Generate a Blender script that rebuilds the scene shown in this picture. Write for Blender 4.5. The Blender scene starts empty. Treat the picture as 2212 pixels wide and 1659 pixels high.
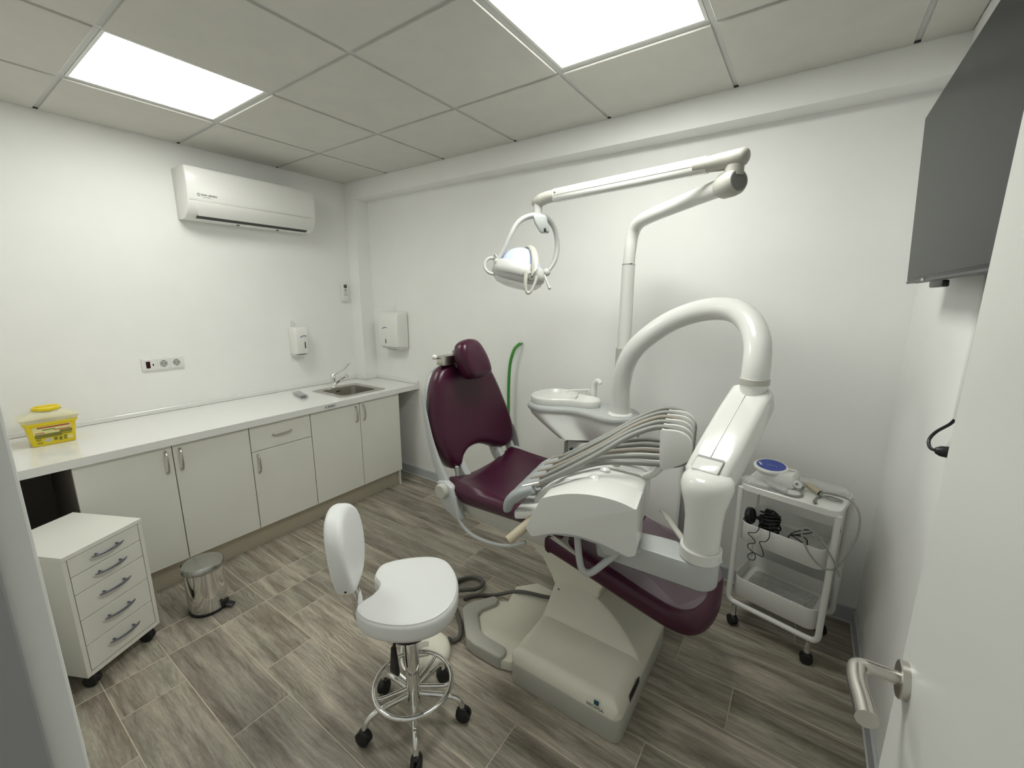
import bpy, bmesh, math, random
from mathutils import Vector, Matrix
random.seed(7)
PI = math.pi
S = bpy.context.scene
COL = S.collection

# ------------------------------------------------------------------ camera
FPX, YAW, PITCH, ROLL = 914.35, 0.606, -0.202, 0.003
CAM = Vector((3.348, -2.333, 1.575))
cd = bpy.data.cameras.new('camera'); cam = bpy.data.objects.new('camera', cd); COL.objects.link(cam)
cd.sensor_fit = 'HORIZONTAL'; cd.sensor_width = 36.0; cd.lens = 36.0 * FPX / 2212.0
cd.clip_start = 0.01; cd.clip_end = 50
_f = Vector((-math.sin(YAW) * math.cos(PITCH), math.cos(YAW) * math.cos(PITCH), math.sin(PITCH)))
_r = Vector((math.cos(YAW), math.sin(YAW), 0)); _u = _r.cross(_f)
_r2 = _r * math.cos(ROLL) + _u * math.sin(ROLL); _u2 = -_r * math.sin(ROLL) + _u * math.cos(ROLL)
cam.matrix_world = Matrix(((_r2.x, _u2.x, -_f.x, CAM.x), (_r2.y, _u2.y, -_f.y, CAM.y), (_r2.z, _u2.z, -_f.z, CAM.z), (0, 0, 0, 1)))
S.camera = cam

# ------------------------------------------------------------------ light and exposure
PANEL_POWER = 9.0            # radiance of the two ceiling panels
PANEL_COLOR = (0.985, 1.0, 0.945)
wld = bpy.data.worlds.new('corridor_light'); S.world = wld; wld.use_nodes = True
wld.node_tree.nodes['Background'].inputs[0].default_value = (0.97, 1.0, 0.96, 1)
wld.node_tree.nodes['Background'].inputs[1].default_value = 0.18
S.view_settings.view_transform = 'Standard'; S.view_settings.look = 'None'
S.view_settings.exposure = 1.25; S.view_settings.gamma = 1.0
S.view_settings.use_curve_mapping = False

# ------------------------------------------------------------------ room numbers (metres)
H = 2.503; W = 3.707; YB = 0.13; YF = -2.30; BEAM_Z = 2.372
GA, GB = 0.559, 0.557        # first ceiling grid lines from the left wall and from the beam

# ------------------------------------------------------------------ materials
def nd(nt, t, **kw):
    n = nt.nodes.new(t)
    for k, v in kw.items(): setattr(n, k, v)
    return n
MATS = {}
def pm(name, col, rough=0.5, metal=0.0, var=0.04, scale=6.0, bump=0.0, bscale=120.0, spec=0.5, coat=0.0, trans=0.0, alpha=1.0, emit=0.0, ior=1.45, sheen=0.0):
    if name in MATS: return MATS[name]
    m = bpy.data.materials.new(name); m.use_nodes = True; nt = m.node_tree
    b = nt.nodes['Principled BSDF']; L = nt.links
    tc = nd(nt, 'ShaderNodeTexCoord')
    nz = nd(nt, 'ShaderNodeTexNoise'); nz.inputs['Scale'].default_value = scale; nz.inputs['Detail'].default_value = 4
    L.new(tc.outputs['Object'], nz.inputs['Vector'])
    mr = nd(nt, 'ShaderNodeMapRange'); mr.inputs[1].default_value = 0.3; mr.inputs[2].default_value = 0.7
    mr.inputs[3].default_value = 1 - var; mr.inputs[4].default_value = 1 + var * 0.5
    L.new(nz.outputs['Fac'], mr.inputs[0])
    mx = nd(nt, 'ShaderNodeMix', data_type='RGBA', blend_type='MULTIPLY'); mx.inputs[0].default_value = 1
    mx.inputs[6].default_value = (*col, 1); L.new(mr.outputs[0], mx.inputs[7]); L.new(mx.outputs[2], b.inputs['Base Color'])
    b.inputs['Roughness'].default_value = rough; b.inputs['Metallic'].default_value = metal
    b.inputs['Specular IOR Level'].default_value = spec; b.inputs['IOR'].default_value = ior
    b.inputs['Coat Weight'].default_value = coat; b.inputs['Coat Roughness'].default_value = 0.08
    b.inputs['Transmission Weight'].default_value = trans; b.inputs['Alpha'].default_value = alpha
    b.inputs['Sheen Weight'].default_value = sheen
    if emit: 
        b.inputs['Emission Color'].default_value = (*col, 1); b.inputs['Emission Strength'].default_value = emit
    if bump:
        n2 = nd(nt, 'ShaderNodeTexNoise'); n2.inputs['Scale'].default_value = bscale; n2.inputs['Detail'].default_value = 3
        L.new(tc.outputs['Object'], n2.inputs['Vector'])
        bp = nd(nt, 'ShaderNodeBump'); bp.inputs['Strength'].default_value = bump; bp.inputs['Distance'].default_value = 0.002
        L.new(n2.outputs['Fac'], bp.inputs['Height']); L.new(bp.outputs[0], b.inputs['Normal'])
    MATS[name] = m; return m

def wood_mat():
    m = bpy.data.materials.new('wood_look_porcelain'); m.use_nodes = True; nt = m.node_tree; L = nt.links
    b = nt.nodes['Principled BSDF']
    tc = nd(nt, 'ShaderNodeTexCoord'); oi = nd(nt, 'ShaderNodeObjectInfo')
    off = nd(nt, 'ShaderNodeVectorMath', operation='SCALE'); off.inputs[0].default_value = (37.0, 91.0, 13.0)
    L.new(oi.outputs['Random'], off.inputs['Scale'])
    add = nd(nt, 'ShaderNodeVectorMath', operation='ADD'); L.new(tc.outputs['Object'], add.inputs[0]); L.new(off.outputs[0], add.inputs[1])
    mp = nd(nt, 'ShaderNodeMapping'); mp.inputs['Scale'].default_value = (0.8, 8.0, 1.0); L.new(add.outputs[0], mp.inputs[0])
    n1 = nd(nt, 'ShaderNodeTexNoise'); n1.inputs['Scale'].default_value = 2.2; n1.inputs['Detail'].default_value = 12; n1.inputs['Roughness'].default_value = 0.74; n1.inputs['Distortion'].default_value = 0.35
    L.new(mp.outputs[0], n1.inputs['Vector'])
    mp2 = nd(nt, 'ShaderNodeMapping'); mp2.inputs['Scale'].default_value = (4.5, 60.0, 1.0); L.new(add.outputs[0], mp2.inputs[0])
    n2 = nd(nt, 'ShaderNodeTexNoise'); n2.inputs['Scale'].default_value = 3.0; n2.inputs['Detail'].default_value = 8; n2.inputs['Roughness'].default_value = 0.7; n2.inputs['Distortion'].default_value = 0.6
    L.new(mp2.outputs[0], n2.inputs['Vector'])
    # cathedral rings: a soft patch mask times distorted rings
    mp3 = nd(nt, 'ShaderNodeMapping'); mp3.inputs['Scale'].default_value = (3.0, 9.0, 1.0); L.new(add.outputs[0], mp3.inputs[0])
    wv = nd(nt, 'ShaderNodeTexWave', wave_type='RINGS', rings_direction='Z'); wv.inputs['Scale'].default_value = 2.6; wv.inputs['Distortion'].default_value = 16.0; wv.inputs['Detail'].default_value = 3; wv.inputs['Detail Scale'].default_value = 0.7
    L.new(mp3.outputs[0], wv.inputs['Vector'])
    n3 = nd(nt, 'ShaderNodeTexNoise'); n3.inputs['Scale'].default_value = 2.6; n3.inputs['Detail'].default_value = 1; L.new(add.outputs[0], n3.inputs['Vector'])
    msk = nd(nt, 'ShaderNodeMapRange'); msk.inputs[1].default_value = 0.60; msk.inputs[2].default_value = 0.72; msk.inputs[3].default_value = 0; msk.inputs[4].default_value = 0.6
    L.new(n3.outputs['Fac'], msk.inputs[0])
    cr = nd(nt, 'ShaderNodeValToRGB'); e = cr.color_ramp.elements
    e[0].position = 0.34; e[0].color = (0.155, 0.128, 0.098, 1); e[1].position = 0.67; e[1].color = (0.53, 0.475, 0.385, 1)
    k = cr.color_ramp.elements.new(0.44); k.color = (0.25, 0.215, 0.17, 1)
    k = cr.color_ramp.elements.new(0.53); k.color = (0.365, 0.33, 0.27, 1)
    k = cr.color_ramp.elements.new(0.59); k.color = (0.45, 0.395, 0.32, 1)
    L.new(n1.outputs['Fac'], cr.inputs[0])
    fine = nd(nt, 'ShaderNodeMapRange'); fine.inputs[1].default_value = 0.3; fine.inputs[2].default_value = 0.7; fine.inputs[3].default_value = 0.74; fine.inputs[4].default_value = 1.20
    L.new(n2.outputs['Fac'], fine.inputs[0])
    m1 = nd(nt, 'ShaderNodeMix', data_type='RGBA', blend_type='MULTIPLY'); m1.inputs[0].default_value = 1; L.new(cr.outputs[0], m1.inputs[6]); L.new(fine.outputs[0], m1.inputs[7])
    rg = nd(nt, 'ShaderNodeValToRGB'); rg.color_ramp.elements[0].color = (0.22, 0.185, 0.14, 1); rg.color_ramp.elements[1].color = (0.47, 0.43, 0.345, 1)
    L.new(wv.outputs['Fac'], rg.inputs[0])
    m2 = nd(nt, 'ShaderNodeMix', data_type='RGBA'); L.new(msk.outputs[0], m2.inputs[0]); L.new(m1.outputs[2], m2.inputs[6]); L.new(rg.outputs[0], m2.inputs[7])
    # whole-plank tone and a slight greenish or pinkish drift
    tone = nd(nt, 'ShaderNodeMapRange'); tone.inputs[3].default_value = 0.80; tone.inputs[4].default_value = 1.14; L.new(oi.outputs['Random'], tone.inputs[0])
    m3 = nd(nt, 'ShaderNodeMix', data_type='RGBA', blend_type='MULTIPLY'); m3.inputs[0].default_value = 1; L.new(m2.outputs[2], m3.inputs[6]); L.new(tone.outputs[0], m3.inputs[7])
    n4 = nd(nt, 'ShaderNodeTexNoise'); n4.inputs['Scale'].default_value = 1.4; L.new(mp.outputs[0], n4.inputs['Vector'])
    gr = nd(nt, 'ShaderNodeMapRange'); gr.inputs[1].default_value = 0.48; gr.inputs[2].default_value = 0.66; gr.inputs[3].default_value = 0; gr.inputs[4].default_value = 0.5; L.new(n4.outputs['Fac'], gr.inputs[0])
    m4 = nd(nt, 'ShaderNodeMix', data_type='RGBA', blend_type='MULTIPLY'); L.new(gr.outputs[0], m4.inputs[0]); L.new(m3.outputs[2], m4.inputs[6]); m4.inputs[7].default_value = (0.82, 0.90, 0.86, 1)
    L.new(m4.outputs[2], b.inputs['Base Color']); b.inputs['Roughness'].default_value = 0.42
    bp = nd(nt, 'ShaderNodeBump'); bp.inputs['Strength'].default_value = 0.15; bp.inputs['Distance'].default_value = 0.002
    L.new(n2.outputs['Fac'], bp.inputs['Height']); L.new(bp.outputs[0], b.inputs['Normal'])
    return m

def emission_mat(name, col, power):
    m = bpy.data.materials.new(name); m.use_nodes = True; nt = m.node_tree; nt.nodes.clear()
    o = nd(nt, 'ShaderNodeOutputMaterial'); e = nd(nt, 'ShaderNodeEmission'); e.inputs[0].default_value = (*col, 1); e.inputs[1].default_value = power
    nt.links.new(e.outputs[0], o.inputs[0]); return m

def clear_mat(name, tint, alpha, rough=0.08):
    m = bpy.data.materials.new(name); m.use_nodes = True; nt = m.node_tree; L = nt.links
    b = nt.nodes['Principled BSDF']; b.inputs['Base Color'].default_value = (*tint, 1); b.inputs['Roughness'].default_value = rough
    o = nt.nodes['Material Output']; t = nd(nt, 'ShaderNodeBsdfTransparent'); mx = nd(nt, 'ShaderNodeMixShader')
    lw = nd(nt, 'ShaderNodeLayerWeight'); lw.inputs[0].default_value = 0.35
    mr = nd(nt, 'ShaderNodeMapRange'); mr.inputs[3].default_value = alpha; mr.inputs[4].default_value = min(1, alpha + 0.45); L.new(lw.outputs['Facing'], mr.inputs[0])
    L.new(mr.outputs[0], mx.inputs[0]); L.new(t.outputs[0], mx.inputs[1]); L.new(b.outputs[0], mx.inputs[2]); L.new(mx.outputs[0], o.inputs[0])
    return m

M_WALL = pm('white_wall_paint', (0.87, 0.87, 0.845), 0.6, var=0.015, bump=0.08, bscale=260)
M_TILE = pm('ceiling_tile_matt', (0.64, 0.63, 0.585), 0.85, var=0.03, scale=9, bump=0.15, bscale=300)
M_TBAR = pm('ceiling_grid_metal', (0.60, 0.605, 0.585), 0.45, var=0.02)
M_DARKGAP = pm('dark_gap', (0.05, 0.05, 0.05), 0.8)
M_GROUT = pm('beige_grout', (0.60, 0.53, 0.42), 0.8, var=0.1, scale=30)
M_WOOD = wood_mat()
M_SKIRT = pm('grey_skirting_pvc', (0.50, 0.52, 0.54), 0.4, var=0.02)
M_DOOR = pm('white_door_lacquer', (0.76, 0.765, 0.73), 0.35, var=0.01)
M_LAM = pm('white_laminate', (0.77, 0.77, 0.705), 0.42, var=0.015)
M_TOP = pm('white_gloss_worktop', (0.80, 0.80, 0.775), 0.12, var=0.012, coat=0.3)
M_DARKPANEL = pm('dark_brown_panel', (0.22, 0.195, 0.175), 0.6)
M_PLINTH = pm('champagne_metal_plinth', (0.56, 0.52, 0.415), 0.36, metal=0.5, var=0.06, scale=3)
M_STEEL = pm('brushed_stainless', (0.56, 0.54, 0.50), 0.28, metal=1.0, var=0.05, scale=12)
M_CHROME = pm('polished_chrome', (0.78, 0.78, 0.77), 0.07, metal=1.0, var=0.01)
M_HANDLEBLUE = pm('blue_grey_metal', (0.17, 0.18, 0.22), 0.3, metal=0.6)
M_BLACK = pm('black_plastic', (0.012, 0.012, 0.013), 0.4)
M_RUBBER = pm('black_rubber', (0.016, 0.016, 0.016), 0.7)
M_ABS = pm('white_gloss_plastic', (0.80, 0.80, 0.765), 0.22, var=0.012)
M_ABSM = pm('white_satin_plastic', (0.76, 0.76, 0.725), 0.4, var=0.012)
M_UNIT = pm('dental_white_lacquer', (0.77, 0.775, 0.74), 0.18, var=0.012, coat=0.2)
M_CREAM = pm('cream_base_cover', (0.78, 0.76, 0.645), 0.38, var=0.03)
M_GREYPL = pm('warm_grey_plastic', (0.47, 0.465, 0.415), 0.4, var=0.02)
M_GREYBLUE = pm('cool_grey_lacquer', (0.48, 0.50, 0.49), 0.35, var=0.02)
M_LAMP = pm('light_grey_lamp_plastic', (0.56, 0.565, 0.54), 0.38, var=0.02)
M_HOLDER = pm('blue_grey_holder_plastic', (0.36, 0.385, 0.385), 0.35, var=0.02)
M_GREYDK = pm('mid_grey_plastic', (0.23, 0.235, 0.225), 0.45)
M_HOSE = pm('grey_silicone_hose', (0.285, 0.29, 0.265), 0.45, var=0.05, scale=20)
M_HOSEB = pm('taupe_silicone_hose', (0.30, 0.27, 0.225), 0.45, var=0.05, scale=20)
M_CABLE = pm('dark_grey_cable', (0.11, 0.105, 0.095), 0.5)
M_BURG = pm('burgundy_leatherette', (0.050, 0.0055, 0.023), 0.32, var=0.10, scale=5, bump=0.10, bscale=420, spec=0.5)
M_WHITELEA = pm('white_leatherette', (0.80, 0.81, 0.80), 0.42, var=0.015, bump=0.10, bscale=420)
M_FILM = clear_mat('clear_film_cover', (0.33, 0.27, 0.30), 0.20, 0.20)
M_CLEAR = clear_mat('clear_plastic', (0.80, 0.82, 0.80), 0.14, 0.08)
M_SHIELD = clear_mat('clear_lamp_shield', (0.82, 0.83, 0.80), 0.30, 0.10)
M_BAG = clear_mat('crinkled_clear_bag', (0.62, 0.63, 0.62), 0.26, 0.15)
M_YELLOW = pm('yellow_plastic', (0.80, 0.62, 0.015), 0.32, var=0.03)
M_YLID = clear_mat('translucent_lid', (0.80, 0.76, 0.52), 0.42, 0.2)
M_RED = pm('red_print', (0.45, 0.06, 0.03), 0.5)
M_OLIVE = pm('olive_print', (0.20, 0.19, 0.03), 0.5)
M_PALE = pm('pale_print', (0.75, 0.70, 0.32), 0.5)
M_BLUE = pm('blue_panel', (0.025, 0.06, 0.36), 0.25, var=0.02)
M_NAVY = pm('navy_print', (0.03, 0.07, 0.25), 0.4)
M_TEAL = pm('teal_print', (0.01, 0.09, 0.13), 0.4)
M_INK = pm('grey_print', (0.20, 0.20, 0.20), 0.5)
M_GREEN = pm('green_hose', (0.06, 0.28, 0.05), 0.3)
M_SCREEN = pm('black_tv_screen', (0.010, 0.011, 0.011), 0.28, var=0.0, spec=0.1)
M_LCD = pm('grey_lcd', (0.08, 0.085, 0.08), 0.25)
M_MIRROR = pm('bluish_faceted_reflector', (0.58, 0.66, 0.86), 0.45, metal=0.1, var=0.10, scale=3)
M_BEIGE = pm('aged_beige_grip', (0.50, 0.44, 0.32), 0.5, var=0.12, scale=10)
M_DKRED = pm('dark_red_window', (0.03, 0.004, 0.006), 0.2)
M_PANEL = emission_mat('led_panel_light', PANEL_COLOR, PANEL_POWER)
M_PANEL_DIMMED = emission_mat('led_panel_light_dimmed', PANEL_COLOR, PANEL_POWER * 0.62)   # panel over the worktop, dimmed to balance the left wall's brightness

# ------------------------------------------------------------------ geometry helpers
def cat(pts, n=6, closed=False):
    P = [Vector(p) for p in pts]; out = []; N = len(P); seg = N if closed else N - 1
    for i in range(seg):
        if closed: a, b, c, d = P[(i - 1) % N], P[i], P[(i + 1) % N], P[(i + 2) % N]
        else: a, b, c, d = P[max(i - 1, 0)], P[i], P[i + 1], P[min(i + 2, N - 1)]
        for k in range(n):
            t = k / n
            out.append(0.5 * ((2 * b) + (c - a) * t + (2 * a - 5 * b + 4 * c - d) * t * t + (3 * b - a - 3 * c + d) * t ** 3))
    if not closed: out.append(P[-1])
    return out

class MB:
    def __init__(s): s.v = []; s.f = []
    def add(s, vs, fs):
        o = len(s.v); s.v += [Vector(v) for v in vs]; s.f += [tuple(i + o for i in f) for f in fs]; return s
    def box(s, lo, hi, fr=None):
        x0, y0, z0 = lo; x1, y1, z1 = hi
        vs = [(x0, y0, z0), (x1, y0, z0), (x1, y1, z0), (x0, y1, z0), (x0, y0, z1), (x1, y0, z1), (x1, y1, z1), (x0, y1, z1)]
        if fr: vs = [fr(*v) for v in vs]
        return s.add(vs, [(0, 3, 2, 1), (4, 5, 6, 7), (0, 1, 5, 4), (1, 2, 6, 5), (2, 3, 7, 6), (3, 0, 4, 7)])
    def loft(s, rings, cap0=True, cap1=True):
        n = len(rings[0]); vs = [v for r in rings for v in r]; fs = []
        for i in range(len(rings) - 1):
            for j in range(n):
                k = (j + 1) % n; fs.append((i * n + j, i * n + k, (i + 1) * n + k, (i + 1) * n + j))
        if cap0: fs.append(tuple(range(n))[::-1])
        if cap1: fs.append(tuple((len(rings) - 1) * n + j for j in range(n)))
        return s.add(vs, fs)
    def tube(s, pts, r, n=10, sm=0, flat=None, up=(0, 0, 1), closed=False):
        # flat=(a,b): elliptical section, a across the up vector, b along it; r may be a list
        P = [Vector(p) for p in pts]
        R = list(r) if isinstance(r, (list, tuple)) else [r] * len(P)
        if sm:
            Q = cat([(*p, rr) if False else p for p in P], sm, closed)
            RR = []
            seg = len(P) if closed else len(P) - 1
            for i in range(seg):
                for k in range(sm): RR.append(R[i] + (R[(i + 1) % len(R)] - R[i]) * k / sm)
            if not closed: RR.append(R[-1])
            P, R = Q, RR
        N = len(P); rings = []; prev = None
        for i in range(N):
            if closed: t = P[(i + 1) % N] - P[(i - 1) % N]
            else: t = P[min(i + 1, N - 1)] - P[max(i - 1, 0)]
            t.normalize()
            if flat:
                u = Vector(up); u = u - t * u.dot(t)
                if u.length < 1e-4: u = prev or t.orthogonal()
                u.normalize(); prev = u; w = t.cross(u)
            else:
                u = (prev - t * prev.dot(t)) if prev else (t.orthogonal() if abs(t.z) > 0.9 else Vector((0, 0, 1)) - t * t.z)
                u.normalize(); prev = u; w = t.cross(u)
            a, b = (flat[0] * R[i], flat[1] * R[i]) if flat else (R[i], R[i])
            rings.append([P[i] + w * (a * math.cos(2 * PI * k / n)) + u * (b * math.sin(2 * PI * k / n)) for k in range(n)])
        if closed: rings.append(rings[0]); return s.loft(rings, False, False)
        return s.loft(rings)
    def cyl(s, a, b, r0, r1=None, n=20): return s.tube([a, b], [r0, r0 if r1 is None else r1], n)
    def lathe(s, c, prof, n=28, axis=(0, 0, 1), sx=1.0, sy=1.0):
        a = Vector(axis).normalized(); u = a.orthogonal().normalized() if abs(a.z) < 0.99 else Vector((1, 0, 0)); w = a.cross(u)
        c = Vector(c)
        rings = [[c + a * h + u * (r * sx * math.cos(2 * PI * k / n)) + w * (r * sy * math.sin(2 * PI * k / n)) for k in range(n)] for r, h in prof]
        return s.loft(rings)
    def prism(s, poly, w0, w1, fr=None):
        fr = fr or (lambda u, v, w: (u, v, w)); n = len(poly)
        return s.loft([[Vector(fr(u, v, w0)) for u, v in poly], [Vector(fr(u, v, w1)) for u, v in poly]])
    def sphere(s, c, r, n=16, sc=(1, 1, 1)):
        m = n // 2
        rings = [[Vector((c[0] + sc[0] * r * math.sin(PI * i / m) * math.cos(2 * PI * k / n), c[1] + sc[1] * r * math.sin(PI * i / m) * math.sin(2 * PI * k / n), c[2] - sc[2] * r * math.cos(PI * i / m))) for k in range(n)] for i in range(m + 1)]
        rings[0] = [p + (rings[1][k] - p) * 1e-3 for k, p in enumerate(rings[0])]; rings[-1] = [p + (rings[-2][k] - p) * 1e-3 for k, p in enumerate(rings[-1])]
        return s.loft(rings)
    def build(s, name, mat, parent=None, bevel=0.0, seg=2, smooth=35, mats=None):
        org = parent.matrix_world.translation if False else (Vector(parent['_o']) if parent and '_o' in parent else Vector((0, 0, 0)))
        bm = bmesh.new(); vs = [bm.verts.new(v - org) for v in s.v]
        for f in s.f:
            try: bm.faces.new([vs[i] for i in f])
            except ValueError: pass
        bmesh.ops.remove_doubles(bm, verts=bm.verts, dist=1e-6)
        bmesh.ops.recalc_face_normals(bm, faces=bm.faces)
        if bevel:
            ed = [e for e in bm.edges if len(e.link_faces) == 2 and e.calc_face_angle(0) > 0.6]
            bmesh.ops.bevel(bm, geom=ed, offset=bevel, segments=seg, profile=0.5, affect='EDGES', clamp_overlap=True)
        me = bpy.data.meshes.new(name); bm.to_mesh(me); bm.free()
        me.materials.append(mat)
        if smooth:
            me.shade_smooth(); me.set_sharp_from_angle(angle=math.radians(smooth))
        o = bpy.data.objects.new(name, me); COL.objects.link(o)
        if parent:
            o.parent = parent; o['_o'] = tuple(org)
        return o

def rot2(p, ang, c=(0, 0)):
    x, y = p[0] - c[0], p[1] - c[1]; return (c[0] + x * math.cos(ang) - y * math.sin(ang), c[1] + x * math.sin(ang) + y * math.cos(ang))
def rrect(x0, y0, x1, y1, r, n=5):
    P = []
    for cx, cy, a0 in ((x1 - r, y0 + r, -PI / 2), (x1 - r, y1 - r, 0), (x0 + r, y1 - r, PI / 2), (x0 + r, y0 + r, PI)):
        for k in range(n + 1): a = a0 + PI / 2 * k / n; P.append((cx + r * math.cos(a), cy + r * math.sin(a)))
    return P
def inset(P, d):
    n = len(P); out = []
    area = sum(P[i][0] * P[(i + 1) % n][1] - P[(i + 1) % n][0] * P[i][1] for i in range(n)); sg = 1 if area > 0 else -1
    for i in range(n):
        a, b = P[(i - 1) % n], P[(i + 1) % n]; tx, ty = b[0] - a[0], b[1] - a[1]; l = math.hypot(tx, ty) or 1
        out.append((P[i][0] - ty / l * d * sg, P[i][1] + tx / l * d * sg))
    return out
def cushion(outline, fr, t, r, dome=0.0, sm=4, center=None, back_r=None, steps=4):
    """rounded pad: outline in (u,v), frame fr(u,v,w), thickness t along w, edge radius r"""
    P = [(p.x, p.y) for p in cat([(u, v, 0) for u, v in outline], sm, True)] if sm else list(outline)
    c = center or (sum(p[0] for p in P) / len(P), sum(p[1] for p in P) / len(P)); br = back_r if back_r is not None else r * 0.5
    rings = []
    for k in range(3): a = PI / 2 * k / 2; rings.append((inset(P, br * (1 - math.sin(a))), br * (1 - math.cos(a))))
    for k in range(steps + 1): a = PI / 2 * k / steps; rings.append((inset(P, r * (1 - math.cos(a))), t - r + r * math.sin(a)))
    I = inset(P, r)
    for s_ in (0.85, 0.65, 0.4, 0.15): rings.append(([(c[0] + (p[0] - c[0]) * s_, c[1] + (p[1] - c[1]) * s_) for p in I], t + dome * (1 - s_ * s_)))
    m = MB(); m.loft([[Vector(fr(u, v, w)) for u, v in R] for R, w in rings]); return m

def thing(name, label, cat_, loc=(0, 0, 0), group=None):
    o = bpy.data.objects.new(name, None); COL.objects.link(o); o.location = loc; o.empty_display_size = 0.05
    o['label'] = label; o['category'] = cat_; o['_o'] = tuple(loc)
    if group: o['group'] = group
    return o
def tag(o, label, cat_, group=None):
    o['label'] = label; o['category'] = cat_
    if group: o['group'] = group
    return o
def struct(o): o['kind'] = 'structure'; return o
def text_part(name, body, size, fr, mat, parent, extrude=0.0004, shear=0.0, align='LEFT'):
    cu = bpy.data.curves.new(name, 'FONT'); cu.body = body; cu.size = size; cu.extrude = extrude; cu.shear = shear; cu.align_x = align; cu.resolution_u = 2
    t = bpy.data.objects.new(name + '_tmp', cu); COL.objects.link(t)
    dg = bpy.context.evaluated_depsgraph_get(); me = bpy.data.meshes.new_from_object(t.evaluated_get(dg))
    bpy.data.objects.remove(t); bpy.data.curves.remove(cu)
    org = Vector(parent['_o'])
    for v in me.vertices: v.co = Vector(fr(v.co.x, v.co.y, v.co.z + extrude)) - org
    me.materials.clear(); me.materials.append(mat); me.name = name
    o = bpy.data.objects.new(name, me); COL.objects.link(o); o.parent = parent; o['_o'] = tuple(org); return o

# ================================================================== STRUCTURE
fl = struct(MB().box((-0.1, -3.3, -0.06), (W + 0.1, YB + 0.1, -0.0011)).build('floor', M_GROUT, smooth=0)); fl['_o'] = (0, 0, 0)
PLANK = {}
def plank(x0, x1, y0, y1):
    g = 0.0016; k = (round(x1 - x0, 3), round(y1 - y0, 3))
    if k not in PLANK:
        hx, hy = k[0] / 2 - g, k[1] / 2 - g; e = 0.0012
        m = MB(); R = lambda dx, dy, z: [Vector((-dx, -dy, z)), Vector((dx, -dy, z)), Vector((dx, dy, z)), Vector((-dx, dy, z))]
        m.loft([R(hx, hy, -0.008), R(hx, hy, -e), R(hx - e, hy - e, 0)])
        o = m.build('plank', M_WOOD, smooth=0); PLANK[k] = o.data
    else:
        o = bpy.data.objects.new('plank', PLANK[k]); COL.objects.link(o)
    o.location = ((x0 + x1) / 2, (y0 + y1) / 2, 0); o.parent = fl
ROWJ = {-1: 1.80, 0: 1.60, 1: 1.38, 2: 1.80, 3: 1.60, 4: 1.38, 5: 1.80, 6: 1.60, 7: 2.03, 8: 1.80, 9: 1.60, 10: 2.23, 11: 1.80}
for i in range(-3, 12):
    y0 = -2.307 + 0.212 * i; y1 = min(y0 + 0.212, YB); j = ROWJ.get(i, 1.4)
    xs = [j + 1.24 * k for k in range(-2, 3)]
    if i <= 5: xs = [x for x in xs if x > 1.2] + [0.96, 1.165]
    xs = sorted([0.0] + [x for x in xs if 0.08 < x < W - 0.08] + [W])
    for a, b in zip(xs[:-1], xs[1:]): plank(a, b, y0, y1)

wl = struct(MB().box((-0.1, YF - 0.12, -0.06), (0, YB + 0.1, H + 0.15)).build('wall_left', M_WALL, smooth=0))
wb = struct(MB().box((0, YB, -0.06), (W, YB + 0.1, H + 0.15)).build('wall_back', M_WALL, smooth=0))
wr = struct(MB().box((W, YF - 0.12, -0.06), (W + 0.1, YB + 0.1, H + 0.15)).build('wall_right', M_WALL, smooth=0))
DX0, DX1, DH = 2.60, 3.575, 2.09
wf = struct(MB().box((0, YF - 0.12, -0.06), (DX0, YF, H + 0.15)).box((DX1, YF - 0.12, -0.06), (W, YF, H + 0.15)).box((DX0, YF - 0.12, DH), (DX1, YF, H + 0.15)).build('wall_front', M_WALL, smooth=0))
pil = struct(MB().box((0, 0, 0), (0.128, YB, BEAM_Z)).build('wall_pillar', M_WALL, smooth=0))
bea = struct(MB().box((0, 0, BEAM_Z), (W, YB, H + 0.12)).build('ceiling_beam', M_WALL, smooth=0))
# skirting: a flat band with a thin foot strip
def skirting(name, lo, hi, foot):
    o = struct(MB().box(lo, hi).build(name, M_SKIRT, bevel=0.002, smooth=0)); o['_o'] = (0, 0, 0)
    MB().box(*foot).build('sealing_strip', pm('pale_sealant', (0.66, 0.67, 0.66), 0.5), o, smooth=0)
skirting('baseboard_back', (0.13, YB - 0.012, 0.0), (W, YB, 0.078), ((0.13, YB - 0.017, 0.0), (W - 0.012, YB - 0.012, 0.006)))
skirting('baseboard_right', (W - 0.012, YF, 0.0), (W, YB - 0.017, 0.078), ((W - 0.017, YF, 0.0), (W - 0.012, YB - 0.017, 0.006)))

# ceiling: slab, grid bars and tiles; two openings for the light panels
ce = struct(MB().box((-0.1, YF - 0.12, H + 0.10), (W + 0.1, YB + 0.1, H + 0.15)).build('ceiling', M_WALL, smooth=0)); ce['_o'] = (0, 0, 0)
gx = [0.0] + [GA + 0.6 * i for i in range(6)] + [W]
gy = [0.0] + [-GB - 0.6 * j for j in range(3)] + [YF]
LIGHTS = {(1, 2), (4, 1)}
BW = 0.012
for i in range(1, 7):
    MB().box((gx[i] - BW, YF, H + 0.008), (gx[i] + BW, -0.004, H + 0.03)).build('grid_bar', M_TBAR, ce, bevel=0.0015, seg=1, smooth=0)
    MB().box((gx[i] - BW * 0.9, -0.010, H + 0.002), (gx[i] + BW * 0.9, -0.001, H + 0.0085)).build('bar_end_gap', M_DARKGAP, ce, smooth=0)
for j in range(1, 4):
    for i in range(7):
        a = gx[i] + (BW if i else 0.002); b = gx[i + 1] - (BW if i < 6 else 0.002)
        MB().box((a, gy[j] - BW, H + 0.0082), (b, gy[j] + BW, H + 0.03)).build('grid_bar', M_TBAR, ce, bevel=0.0015, seg=1, smooth=0)
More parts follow.
